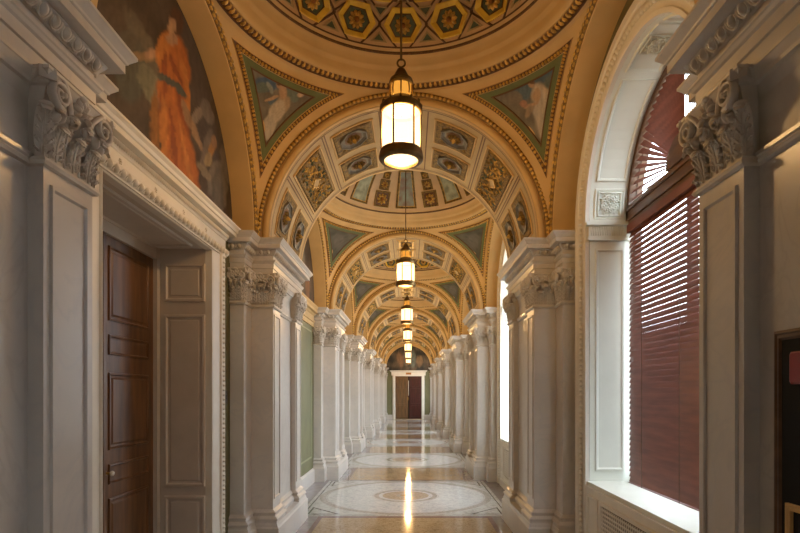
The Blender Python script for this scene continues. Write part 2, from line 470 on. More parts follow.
# left side: +x local = world +x ; location x = -1.60
proto = None
left_names = ['cream marble pier on the mural side, cut by the frame edge before the panelled door',
              'second marble pier on the mural side, just past the carved doorway',
              'third marble pier on the mural side, beyond the first green wall strip',
              'fourth marble pier along the mural side of the hall',
              'fifth marble pier along the mural side, its shafts narrow and pale',
              'sixth marble pier along the mural side, far down the hall',
              'seventh marble pier on the mural side, last full one before the end door']
right_names = ['marble pier on the window side carrying the black framed board',
               'second marble pier on the window side, just past the closed red-brown blinds',
               'third marble pier on the window side, beyond the second bright window',
               'fourth marble pier along the window side of the hall',
               'fifth marble pier along the window side, narrow beside the fourth',
               'sixth marble pier along the window side, far down the hall',
               'seventh marble pier on the window side, last full one before the end door']
for k, y in enumerate(PIER):
    if proto is None: a = proto = build_pier((-1.60, y, 0), 0)
    else: a = dup(proto, (-1.60, y, 0), 0)
    tag(a, left_names[k], 'pier', 'marble piers down the mural side')
    b = dup(proto, (1.60, y, 0), pi)
    tag(b, right_names[k], 'pier', 'marble piers down the window side')
h = build_pier((-1.60, 33.08, 0), 0, True)
tag(h, 'short marble half pier against the end wall, on the mural side', 'pier', 'half piers at the end wall')
h2 = empty('marble_pier', (1.60, 33.08, 0))
for c in [q for q in list(h.children)+[g for e in h.children for g in e.children]]:   # mirrored half pier
    me = c.data.copy()
    for v in me.vertices: v.co.x = -v.co.x
    me.flip_normals()
    o = bpy.data.objects.new(c.name.split('.')[0], me); COL.objects.link(o); o.parent = h2
tag(h2, 'short marble half pier against the end wall, on the window side', 'pier', 'half piers at the end wall')

# ------------------------------------------------------------------ vaults
def barrel_F(y0):
    # u = angle from apex (radians, + towards +x), v = y
    return lambda u, v, h: ((RB-h)*sin(u), y0+v, SPR+(RB-h)*cos(u))
def build_arch():
    """transverse barrel over a pair of piers, local y = 0 at the pier centre; half length .78"""
    r = empty('ceiling')
    L = .78
    M = MB('vault_pale')
    F = barrel_F(0)
    M.grid(lambda u, v: F(-pi/2+pi*u, -L+2*L*v, 0), 64, 2)
    for sg in (-1, 1):                              # plain ring on the face, with mouldings
        prof = [(RB, L, 'vault'), (RB+.004, L+.012), (RB+.055, L+.014), (RB+.06, L+.006), (RB+.07, L), (RO-.015, L), (RO+.012, L)]
        rs = [[(p[0]*sin(a), sg*p[1], SPR+p[0]*cos(a)) for a in [(-pi/2+pi*i/64) for i in range(65)]] for p in prof]
        M.rings(rs, 'vault', True, False)
    for sg in (-1, 1):
        for v in (.70, .735):
            M.grid(lambda u, w: F(-pi/2+pi*u, sg*(v-.006+.012*w), .004), 64, 1, 'brown_line')
        M.grid(lambda u, w: F(-pi/2+pi*u, sg*(.736+.044*w), .005), 64, 1, 'vault')
    M.obj('barrel_vault', r)
    # leaf torus on both faces
    M = MB('gold_dim')
    for sg in (-1, 1):
        rc = RB+.098
        M.grid(lambda u, v: ((rc+.027*cos(2*pi*v))*sin(-pi/2+pi*u), sg*(L-.004)+.027*sin(2*pi*v), SPR+(rc+.027*cos(2*pi*v))*cos(-pi/2+pi*u)), 64, 8, cv=True)
        def Fa(a): return Vector((rc*sin(a), sg*(L+.016), SPR+rc*cos(a))), Vector((cos(a), 0, -sin(a))), Vector((sin(a), 0, cos(a))), Vector((0, sg, 0))
        arc_eggs(M, Fa, -pi/2, pi/2, 104, .036, .042, .013, 'gold', 6, 2)
    M.obj('leaf_moulding', r)
    # coffers
    M = MB('vault_pale')
    D = pi/180
    def pair(a0, a1):
        for v0, v1 in ((-.60, -.05), (.05, .60)):
            w = (a1-a0); p = [(a0, v0), (a1, v0), (a1, v1), (a0, v1)]
            S = lambda u, v, h: F(u/RB, v, h)
            p = [(a*RB, b) for a, b in p]
            on_frame(M, S, inset(p, .02), [(0, .0), (.0, .012), (.012, .012), (.02, .004)], 3, 'vault')
            on_frame(M, S, inset(p, .045), [(0, .003), (.005, .016), (.03, .02), (.07, .012), (.075, .004)], 3, 'old_gold', fill='old_gold')
            loop = densify(inset(p, .085), 7)
            scatter_ornament(M, S, loop, 28, .026, 'gold')
            cx = (p[0][0]+p[1][0])/2; cy = (v0+v1)/2; ra = (p[1][0]-p[0][0])*.30; rb_ = .17
            oc = [(cx+ra*cos(pi*(k+.5)/4)*1.08, cy+rb_*sin(pi*(k+.5)/4)*1.08) for k in range(8)]
            on_frame(M, S, oc, [(0, .004), (0, .026), (.012, .028), (.016, .018), (.040, .006)], 1, 'grey_coffer', fill='grey_coffer')
            oc2 = [(cx+(a-cx)*.62, cy+(b-cy)*.62) for a, b in oc]
            on_frame(M, S, oc2, [(0, .006), (0, .009)], 1, 'brown_line', fill='brown_line')
            rosette(M, lambda u, v, h: S(u, v, h+.008), cx, cy, ra*.50, 'old_gold', 'gold', 8, .7)
    def ornate(a0, a1):
        S = lambda u, v, h: F(u/RB, v, h)
        p = [(a0*RB, -.60), (a1*RB, -.60), (a1*RB, .60), (a0*RB, .60)]
        on_frame(M, S, inset(p, .015), [(0, .0), (.0, .014), (.012, .014), (.02, .006)], 4, 'vault')
        on_frame(M, S, inset(p, .045), [(0, .003), (.005, .018), (.02, .022), (.03, .01)], 4, 'old_gold', fill='old_gold')
        for q, cnt, sz in ((.065, 60, .020),):
            scatter_ornament(M, lambda u, v, h: S(u, v, h+.01), densify(inset(p, q), 12), cnt, sz, 'gold' if q != .12 else 'vault_pale')
        cx = (a0+a1)/2*RB; rg = random.Random(3); hw_ = (p[1][0]-p[0][0])/2-.09
        for k in range(150):
            uu = cx+rg.uniform(-hw_, hw_); vv = rg.uniform(-.50, .50)
            if abs(uu-cx)/.09+abs(vv)/.15 < 1: continue
            p_, U_, V_, N_ = frame_at(S, uu, vv); an = rg.uniform(0, 6.3); d_ = U_*cos(an)+V_*sin(an); t_ = V_*cos(an)-U_*sin(an)
            M.ell(p_+N_*.010, d_*.030, t_*.011, N_*.018, 6, 2, ('gold', 'old_gold', 'gold', 'green_coffer')[k % 4], half=True)
        for k in range(10):
            for sg in (-1, 1):
                t = .16+.03*k
                volute_small(M, S, cx+.05*sin(k*1.3), sg*t, .03)
        on_frame(M, S, [(cx-.07, 0), (cx, -.12), (cx+.07, 0), (cx, .12)], [(0, .01), (0, .03), (.012, .032), (.016, .024)], 1, 'gold', fill='vault_pale')
    for sg in (-1, 1):
        f = lambda a, b: (min(a*sg, b*sg)*D, max(a*sg, b*sg)*D)
        pair(*f(13, 35.5)); ornate(*f(39.5, 59)); pair(*f(63, 86))
        for a in (10.8, 37.0, 38.3, 60.3, 61.6, 88.5):
            a_ = a*sg*D
            M.grid(lambda u, v: F(a_+(u-.5)*.010, -.69+1.38*v, .006), 1, 1, 'brown_line')
    S = lambda u, v, h: F(u/RB, v, h)
    for v0, v1 in ((-.60, -.05), (.05, .60)):
        p = [(-.19, v0), (.19, v0), (.19, v1), (-.19, v1)]
        on_frame(M, S, p, [(0, .0), (0, .012), (.012, .012), (.02, .004)], 3, 'vault')
        on_frame(M, S, inset(p, .04), [(0, .003), (.005, .018), (.04, .018), (.045, .006)], 3, 'gold', fill='old_gold')
        rosette(M, S, 0, (v0+v1)/2, .09, 'gold', 'gold', 8, .6)
    M.obj('coffering', r)
    return struct(r)
def volute_small(M, S, u, v, r):
    p, U, V, N = frame_at(S, u, v)
    M.ell(p+N*.012, U*r, V*r*.45, N*.014, 6, 2, 'gold', half=True)

def add_colors(M, fn, start=0):
    M.cols = [fn(*p) for p in M.v]
def blob(px, py, cx, cy, rx, ry, ang):
    dx, dy = px-cx, py-cy; c, s_ = cos(ang), sin(ang)
    return sqrt(((dx*c+dy*s_)/rx)**2+((-dx*s_+dy*c)/ry)**2)
def mixc(a, b, t):
    t = max(0, min(1, t)); return tuple(x+(y-x)*t for x, y in zip(a, b))
def paint(px, py, bg, shapes, ns=.05, amp=.35, soft=.25):
    n = noise.noise(Vector((px*ns, py*ns, 1.3))); c = mixc(bg[0], bg[1], .5+n*1.1)
    wx = px+2.0*noise.noise(Vector((px*.12, py*.12, 5))); wy = py+2.0*noise.noise(Vector((px*.12, py*.12, 9)))
    for sh in shapes:
        cx, cy, rx, ry, an, col = sh[:6]
        d = blob(wx, wy, cx, cy, rx, ry, an)
        if d < 1+soft: c = mixc(c, col, (1+soft-d)/soft)
    n2 = noise.noise(Vector((px*.35, py*.08, 2.)))+.6*noise.noise(Vector((px*.6, py*.6, 3.)))
    k = 1+amp*n2
    return tuple(max(.004, x*k) for x in c)

def pend_pt(m, s, t, sx, sy, Rr):
    """point of the pendentive region with margin m (metres); s across, t from foot to top"""
    am = pi/4-m/RS; X0 = RS*sin(am)
    th = pi/4+m*1.0/RS; rt = RS*sin(th)
    ytop = sqrt(max(rt*rt-X0*X0, 1e-6))
    b = X0+(ytop-X0)*t
    phA = atan2(b, X0); phB = atan2(X0, b); rh = hypot(X0, b)
    ph = phA+(phB-phA)*s
    z = sqrt(max(RS*RS-rh*rh, 0))
    k = Rr/RS
    x = rh*cos(ph)*k; y = rh*sin(ph)*k
    return (sx*x, sy*y, SPR+z*k)
def pend_loop(m, sx, sy, Rr, n=16):
    out = [pend_pt(m, 0, i/n, sx, sy, Rr) for i in range(n)]
    out += [pend_pt(m, i/n, 1, sx, sy, Rr) for i in range(n)]
    out += [pend_pt(m, 1, 1-i/n, sx, sy, Rr) for i in range(n)]
    return out

DOME_R0, DOME_Z0, DOME_RISE = 1.19, 4.84, .80
DOME_R = (DOME_R0**2+DOME_RISE**2)/(2*DOME_RISE); DOME_C = DOME_Z0+DOME_RISE-DOME_R
EL0 = atan2(DOME_Z0-DOME_C, DOME_R0)
def dome_F(u, v, h):
    """u = azimuth fraction of 16 sectors, v = arc metres up from the rim"""
    az = -pi/2+u*2*pi/16; el = EL0+v/DOME_R; r = DOME_R-h
    return (r*cos(el)*cos(az), r*cos(el)*sin(az), DOME_C+r*sin(el))

def build_dome_shell():
    M = MB('vault')
    def pen(u, v):
        f = 2*pi*u+1e-5; mx = max(abs(cos(f)), abs(sin(f))); r0 = SQ/mx
        if r0 > SQ*sqrt(2)-1e-9: r0 = SQ*sqrt(2)-1e-9
        rh = r0+(SQ-r0)*v
        return (rh*cos(f), rh*sin(f), SPR+sqrt(max(RS*RS-rh*rh, 0)))
    M.grid(pen, 96, 12, cu=True)
    return M
def build_dome_ring():
    M = MB('vault')
    prof = [(1.475, 4.59), (1.455, 4.60), (1.43, 4.602), (1.425, 4.615), (1.36, 4.625), (1.345, 4.60), (1.325, 4.60), (1.315, 4.655), (1.30, 4.685), (1.30, 4.70), (1.275, 4.71), (1.268, 4.73), (1.255, 4.775), (1.235, 4.795), (1.225, 4.80), (1.225, 4.825), (1.205, 4.835), (1.19, 4.845)]
    M.lathe(prof, 96)
    def Fa(a, r=1.385, z=4.612): return Vector((r*cos(a), r*sin(a), z)), Vector((-sin(a), cos(a), 0)), Vector((cos(a), sin(a), 0)), Vector((0, 0, -1))
    M.lathe([(1.426, 4.600), (1.422, 4.590), (1.362, 4.598), (1.358, 4.61)], 96, m='brown_line')
    arc_eggs(M, Fa, 0, 2*pi, 180, .040, .070, .034, 'gold', 6, 2)
    def Fb(a): return Fa(a, 1.225, 4.815)[:3]+(Vector((-cos(a), -sin(a), -.4)).normalized(),)
    M.lathe([(1.232, 4.803), (1.216, 4.806), (1.212, 4.818), (1.218, 4.828)], 96, m='brown_line')
    arc_eggs(M, Fb, 0, 2*pi, 130, .034, .022, .016, 'old_gold', 5, 2)
    M.lathe([(1.434, 4.598), (1.43, 4.588), (1.42, 4.588), (1.418, 4.60)], 96, m='brown_line')
    return M
def dome_base_surface(M):
    M.grid(lambda u, v: dome_F(u*16, v*DOME_R*(pi/2-EL0), 0), 96, 16, 'vault_pale', cu=True)
def width_at(v):  # metres per sector
    return DOME_R*cos(EL0+v/DOME_R)*2*pi/16
def build_dome_hex():
    M = MB('dome_tan'); dome_base_surface(M); M.m = [0]*len(M.m)
    rows = [(.180, .138), (.455, .105), (.665, .075)]
    for ri, (vc, hh) in enumerate(rows):
        off = 0 if ri % 2 == 0 else .5
        for k in range(16):
            u0 = k+off; w = width_at(vc)
            S = lambda a, b, h: dome_F(u0+a/width_at(vc+b), vc+b, h)
            hw = w*.5*.90
            hexa = [(-hw*.50, -hh), (hw*.50, -hh), (hw*.92, 0), (hw*.50, hh), (-hw*.50, hh), (-hw*.92, 0)]
            on_frame(M, S, hexa, [(0, 0), (0, .028), (.008, .030), (.014, .026), (.048, .004)], 2, 'bright_gold', fill='green_coffer')
            on_frame(M, S, inset(hexa, .046), [(0, .004), (.003, .012), (.008, .012), (.011, .004)], 1, 'brown_line')
            p_, U_, V_, N_ = frame_at(S, 0, 0); M.ell(p_+N_*.003, U_*hw*.40, V_*hw*.40, N_*.012, 12, 2, 'brown_line', half=True)
            rosette(M, lambda a, b, h: S(a, b, h+.012), 0, 0, hw*.38, 'gold', 'rosette', 10, .6)
            # triangles under and over the gap to the next hexagon
            for sg in (-1, 1):
                S2 = lambda a, b, h: dome_F(u0+.5+a/width_at(vc+b), vc+b, h)
                tr = [(-.075*w/.42*1.0, sg*(hh+.0)), (.075*w/.42*1.0, sg*(hh+.0)), (0, sg*hh*.38)]
                on_frame(M, S2, tr, [(0, .0), (.0, .016), (.008, .016), (.014, .004)], 1, 'vault_pale', fill='green_coffer')
                for q in (-1, 1):                  # dark diagonal ribs crossing between hexagons
                    pa = (q*-.16*w/.42, sg*-1*(hh+.03)*-1); pb = (0, 0)
                    a0 = (q*.165*w/.42, sg*(hh+.035)); a1 = (q*-.01, 0)
                    pts = [S2(a0[0]+(a1[0]-a0[0])*t, a0[1]+(a1[1]-a0[1])*t, .012) for t in (0, .33, .67, 1)]
                    M.tube(pts, .010, 4, 'brown_line')
        vb = vc+hh+.04
        M.grid(lambda u, v: dome_F(u*16, vb+.018*v, .01), 96, 1, 'brown_line', cu=True)
    vb = .035
    M.grid(lambda u, v: dome_F(u*16, .0+.014*v, .006), 96, 1, 'brown_line', cu=True)
    dome_crown(M); return M
def dome_crown(M):
    top = DOME_R*(pi/2-EL0)
    M.lathe([(.0, DOME_C+DOME_R-.03), (.10, DOME_C+DOME_R-.035), (.14, DOME_C+DOME_R-.06), (.17, DOME_C+DOME_R-.04), (.18, DOME_C+DOME_R-.01)], 32, m='gold')
def build_dome_rib():
    M = MB('dome_tan'); dome_base_surface(M); M.m = [0]*len(M.m)
    top = .92
    for k in range(16):
        S = lambda a, b, h: dome_F(k+a/width_at(b), b, h)
        if k % 2 == 0:
            def wv(b): return width_at(b)*.5*.82
            p = [(-wv(.05), .05), (wv(.05), .05), (wv(.72), .72), (-wv(.72), .72)]
            on_frame(M, S, p, [(0, 0), (0, .016), (.012, .02), (.02, .01), (.03, .004)], 8, 'old_gold', fill='mural_green' if k % 4 else 'mural_pink')
            on_frame(M, S, inset(p, .03), [(0, .004), (.003, .010), (.009, .010), (.012, .004)], 8, 'gold')
        else:
            for vc, s_ in ((.185, .135), (.43, .088), (.60, .062), (.715, .036)):
                p = [(-s_, vc-s_), (s_, vc-s_), (s_, vc+s_), (-s_, vc+s_)]
                on_frame(M, S, p, [(0, 0), (0, .014), (.012, .018), (.018, .01), (.03, .004)], 2, 'old_gold', fill='brown_line')
                rosette(M, lambda a, b, h: S(a, b, h+.006), 0, vc, s_*.72, 'gold', 'rosette', 8, .6)
    M.grid(lambda u, v: dome_F(u*16, .75+.03*v, .012), 96, 1, 'gold', cu=True)
    dome_crown(M); return M
mat('mural_green', (.36, .37, .24), .7, var=.35, scale=9)
mat('mural_pink', (.42, .30, .22), .7, var=.35, scale=9, col2=(.30, .36, .27))

def build_pend_border():
    M = MB('wall_green')
    for sx in (-1, 1):
        for sy in (-1, 1):
            Rr = RS
            loops = [(.080, RS-.001), (.083, RS-.014), (.120, RS-.016), (.126, RS-.010), (.175, RS-.010), (.178, RS-.016), (.186, RS-.016), (.19, RS-.004)]
            mats_ = ['vault', 'bead_base', 'vault', 'pend_green', 'brown_line', 'brown_line', 'brown_line']
            prev = None
            for (mm, rr), mt in zip(loops, [None]+mats_):
                L_ = pend_loop(mm, sx, sy, rr)
                if prev: M.rings([prev, L_], mt)
                prev = L_
            # beads
            C = Vector((0, 0, SPR))
            L_ = [Vector(p) for p in pend_loop(.103, sx, sy, RS-.018, 30)]
            for i, p in enumerate(L_):
                q = L_[(i+1) % len(L_)]; t = (q-p)
                if t.length < 1e-4: continue
                N = (C-p).normalized(); T = t.normalized(); B = N.cross(T)
                M.ell(p, T*min(.017, t.length*.40), B*.016, N*.016, 6, 2, 'gold', half=True)
    return M
def build_pend_mural(sx, sy, scene):
    M = MB('mural_paint'); n = 60 if scene else 10
    uv = []
    M.grid(lambda s, t: (uv.append((s, t)) or pend_pt(.185, s, t, sx, sy, RS-.004)), n, n)
    cols = []
    BL = (.07, .12, .19)
    for (s, t), P_ in zip(uv, M.v):
        if scene:
            Y = BAY[1]+P_[1]; px = 409.5+(P_[0]-.06)*533/Y; py = 393-(P_[2]-1.6)*533/Y
            if scene == 1:
                sh = [(266, 84, 9, 6, .3, BL), (262, 88, 6, 5, 0, (.12, .16, .14)), (284, 86, 9, 5, .3, (.08, .12, .17)), (292, 95, 7, 5, .4, (.16, .20, .17)), (273, 102, 4, 3.5, 0, (.09, .13, .16)),
                      (283, 104, 6, 8, .35, (.40, .30, .20)), (276, 114, 6, 12, .45, (.50, .43, .33)), (269, 127, 5, 12, .25, (.48, .43, .35)), (283, 92, 3.6, 6, .1, (.46, .30, .18)),
                      (271, 99, 7, 1.4, -.35, (.46, .30, .18)), (279, 85.5, 2.6, 3, 0, (.42, .26, .15)), (280, 83.5, 3, 1.8, 0, (.14, .08, .04)), (270, 88, 1.5, 6, -.5, (.26, .30, .27)), (301.5, 95, 2.6, 2.2, 0, (.55, .40, .28))]
            else:
                sh = [(523, 90, 9, 9, .2, (.10, .15, .18)), (542, 76, 13, 6, -.4, (.08, .13, .17)), (552, 84, 6, 8, 0, (.12, .15, .14)), (515, 98, 6, 6, 0, (.20, .17, .13)),
                      (541, 96, 8, 11, -.35, (.50, .39, .27)), (543, 116, 7.5, 22, -.1, (.48, .42, .34)), (537, 95, 3, 6, .2, (.44, .29, .17)),
                      (531, 105, 7, 1.5, -.5, (.46, .30, .19)), (530.5, 85, 2.6, 3.4, .2, (.44, .28, .16)), (531.5, 82.6, 3, 1.8, 0, (.15, .08, .04)), (524, 104, 3.4, 3, 0, (.36, .2, .14)), (529, 112, 3, 6, .5, (.32, .24, .16))]
            c = paint(px, py, ((.14, .125, .095), (.21, .185, .14)), sh, .09, .30, .35)
        else:
            X = (s-.5)*100*t; Y = t*100
            c = paint(X, Y, ((.075, .08, .06), (.12, .12, .09)), [(0, 60, 14, 18, .3, (.14, .13, .11))], .05, .3, .8)
        cols.append(c)
    M.cols = cols
    return M
def build_side_arch():
    """lateral arches: local origin bay centre, both sides"""
    M = MB('vault')
    for sx in (-1, 1):
        M.grid(lambda u, v: (sx*(SQ+(WALL+.01-SQ)*v), RL*sin(-pi/2+pi*u), SPR+RL*cos(-pi/2+pi*u)), 64, 1)
        prof = [(RL, SQ, 0), (RL+.002, SQ-.008), (RO-.05, SQ-.008), (RO+.01, SQ)]
        M.rings([[(sx*q[1], q[0]*sin(a), SPR+q[0]*cos(a)) for a in [(-pi/2+pi*i/64) for i in range(65)]] for q in prof], 'vault', True, False)
        tc_, tr_ = (RL+.036, SQ-.004), .032
        M.grid(lambda u, v: (sx*(tc_[1]-tr_*sin(2*pi*v)), (tc_[0]+tr_*cos(2*pi*v))*sin(-pi/2+pi*u), SPR+(tc_[0]+tr_*cos(2*pi*v))*cos(-pi/2+pi*u)), 64, 10, 'gold_dim', cv=True)
        for tl_ in (.0, .9):
            def Fa(a):
                ra = Vector((0, sin(a), cos(a))); ax = Vector((-sx, 0, 0)); nn = ax*cos(tl_)-ra*sin(tl_); cc = Vector((sx*tc_[1], 0, SPR))+ra*tc_[0]+nn*(tr_-.003)
                return cc, Vector((0, cos(a), -sin(a))), (ra*cos(tl_)+ax*sin(tl_)), nn
            arc_eggs(M, Fa, -pi/2+(.02 if tl_ else 0), pi/2, 74, .046, .026, .014, 'gold', 6, 2)
        for rr in ():
            def Fc(a): return Vector((sx*(SQ-.014), rr*sin(a), SPR+rr*cos(a))), Vector((0, cos(a), -sin(a))), Vector((0, sin(a), cos(a))), Vector((-sx, 0, 0))
            M.grid(lambda u, v: (sx*(SQ-.012-.006*sin(pi*v)), (rr-.004+.008*v)*sin(-pi/2+pi*u), SPR+(rr-.004+.008*v)*cos(-pi/2+pi*u)), 64, 2, 'gold')
    return M

def bay_ceiling(y, kind, scenes, src=None):
    r = empty('ceiling', (0, y, 0)); struct(r)
    return r
CE = {}
CE['shell'] = build_dome_shell(); CE['ring'] = build_dome_ring(); CE['border'] = build_pend_border(); CE['side'] = build_side_arch()
def make_bay(y, kind, detailed):
    r = struct(empty('ceiling', (0, y, 0)))
    for nm, key in (('pendentives', 'shell'), ('dome_cornice', 'ring'), ('pendentive_border', 'border'), ('side_arches', 'side')):
        if key in ME: o = bpy.data.objects.new(nm, ME[key]); COL.objects.link(o); o.parent = r
        else: o = CE[key].obj(nm, r); ME[key] = o.data
    if kind not in ME:
        o = (build_dome_hex() if kind == 'hex' else build_dome_rib()).obj('coffered_dome' if kind == 'hex' else 'panelled_dome', r); ME[kind] = o.data
    else:
        o = bpy.data.objects.new('coffered_dome' if kind == 'hex' else 'panelled_dome', ME[kind]); COL.objects.link(o); o.parent = r
    for sx in (-1, 1):
        for sy in (-1, 1):
            sc_ = (1 if sx < 0 else 2) if (detailed and sy > 0) else 0
            key = ('pm', sx, sy, sc_)
            if key in ME: o = bpy.data.objects.new('pendentive_mural', ME[key]); COL.objects.link(o); o.parent = r
            else: o = build_pend_mural(sx, sy, sc_).obj('pendentive_mural', r); ME[key] = o.data
    return r
ME = {}
for k, y in enumerate(BAY):
    make_bay(y, 'hex' if k % 2 == 1 else 'rib', k == 1)
arch = build_arch()
arch.location = (0, PIER[0], 0)
arch.location = (0, 1.58, 0)
for y in PIER[1:]: struct(dup(arch, (0, y, 0)))
M = MB('vault')
M.grid(lambda u, v: (RB*sin(-pi/2+pi*u), 32.30+.15*v, SPR+RB*cos(-pi/2+pi*u)), 64, 1)
M.rings([[(p*sin(a), 32.30, SPR+p*cos(a)) for a in [(-pi/2+pi*i/64) for i in range(65)]] for p in (RB, RO+.01)], 'vault', True, False)
def Fe(a): return Vector(((RB+.098)*sin(a), 32.29, SPR+(RB+.098)*cos(a))), Vector((cos(a), 0, -sin(a))), Vector((sin(a), 0, cos(a))), Vector((0, -1, 0))
arc_eggs(M, Fe, -pi/2, pi/2, 60, .05, .04, .03, 'gold')
struct(M.obj('ceiling'))

# outer shell that keeps the sky out (roof slab and outer walls with window openings)
M = MB('outside_stone')
M.box(-2.7, 2.3, YB-.3, YE+.3, 6.3, 6.5)
struct(M.obj('roof'))

# ------------------------------------------------------------------ walls
WH, WS, WT, WR = .97, .80, SPR, .98          # window half width, sill, spring, radius
def wall_with_arch(M, x, y0, y1, z0, z1, yc, hw, sill, spr, R, m=None, n=32):
    V = lambda y, z: (x, y, z)
    q = lambda a, b, c, d: M.add([V(*a), V(*b), V(*c), V(*d)], [(0, 1, 2, 3)], m)
    q((y0, z0), (yc-hw, z0), (yc-hw, z1), (y0, z1)); q((yc+hw, z0), (y1, z0), (y1, z1), (yc+hw, z1))
    if sill > z0: q((yc-hw, z0), (yc+hw, z0), (yc+hw, sill), (yc-hw, sill))
    for i in range(n):
        a, b = pi-pi*i/n, pi-pi*(i+1)/n
        q((yc+R*cos(a), spr+R*sin(a)), (yc+R*cos(b), spr+R*sin(b)), (yc+R*cos(b), z1), (yc+R*cos(a), z1))
XG = 2.14                                      # outer face of the window wall
# right wall: one mesh for the whole side
M = MB('wall_green')
ys = [YB-.05]+[(BAY[i]+BAY[i+1])/2 for i in range(len(BAY)-1)]+[YE+.05]
for i, yc in enumerate(BAY):
    wall_with_arch(M, WALL, ys[i], ys[i+1], 0, SPR-.02, yc, WH, WS, 9, 0, 'wall_green', 0) if False else None
    y0, y1 = ys[i], ys[i+1]
    for (a, b, c, d) in ((y0, yc-WH, 0, SPR), (yc+WH, y1, 0, SPR), (yc-WH, yc+WH, 0, WS)):
        M.add([(WALL, a, c), (WALL, b, c), (WALL, b, d), (WALL, a, d)], [(0, 1, 2, 3)], 'wall_green')
    wall_with_arch(M, WALL, y0, y1, SPR, 4.75, yc, WR, SPR, SPR, WR, 'olive')
    wall_with_arch(M, XG, y0, y1, -.1, 6.4, yc, WH, WS, SPR, WR, 'outside_stone')
    # reveal between the planes
    prof = [(yc-WH, WS)]+[(yc-WH, SPR)]+[(yc-WR*cos(pi*j/40), SPR+WR*sin(pi*j/40)) for j in range(1, 40)]+[(yc+WH, SPR), (yc+WH, WS)]
    M.rings([[(WALL, a, b) for a, b in prof], [(XG, a, b) for a, b in prof]], 'reveal_paint', False, False)
    M.add([(WALL, yc-WH, WS), (WALL, yc+WH, WS), (XG, yc+WH, WS), (XG, yc-WH, WS)], [(0, 1, 2, 3)], 'reveal_paint')
struct(M.obj('wall_right'))
# left wall with the door recess in bay 1
DY = 3.80; DW, DH, DX = .825, 2.85, -2.14
M = MB('wall_green')
M.box(-WALL-.02, -WALL, YB-.05, DY-DW, 0, 4.75); M.box(-WALL-.02, -WALL, DY+DW, YE+.05, 0, 4.75); M.box(-WALL-.02, -WALL, DY-DW, DY+DW, DH, 4.75)
M.box(-2.7, -2.6, YB-.3, YE+.3, -.1, 6.4, 'outside_stone')
struct(M.obj('wall_left'))
M = MB('wall_green')
M.box(-2.7, 2.3, YE, YE+.2, -.1, 6.4); struct(M.obj('wall_end'))
M = MB('marble_warm'); M.box(-2.7, 2.3, YB-.3, YB-.1, -.1, 6.4); struct(M.obj('wall_back'))

# green wall panels, baseboards and entablature bands in the blank left bays
n_trim = 0
for k, yc in enumerate(BAY):
    if k == 1: continue
    n_trim += 1
    M = MB('vault_pale')
    M.sweep([(-WALL, yc-1.27), (-WALL, yc+1.27)], [(0, 2.78), (.02, 2.785), (.02, 2.86), (.035, 2.87), (.035, 2.90), (.02, 2.905), (.02, 2.98), (.05, 3.02), (.09, 3.03), (.09, 3.08), (.11, 3.12), (.11, 3.135), (0, 3.136)], side=1)
    F = lambda u, v, h: (-WALL+h, u, v)
    on_frame(M, F, [(yc-1.12, .45), (yc+1.12, .45), (yc+1.12, 2.70), (yc-1.12, 2.70)], [(0, 0), (0, .006), (.03, .006), (.03, 0)], 1, 'green_line')
    struct(M.obj('trim_%d' % n_trim))
for k, yc in enumerate(BAY):
    M = MB('marble')
    spans = [(yc-1.26, yc+1.26)] if k != 1 else [(yc-1.26, yc-1.13), (yc+1.13, yc+1.26)]
    for a, b in spans:
        M.sweep([(-WALL, a), (-WALL, b)], [(.035, 0), (.035, .22), (.02, .24), (0, .25)], side=1)
    struct(M.obj('baseboard_left'))

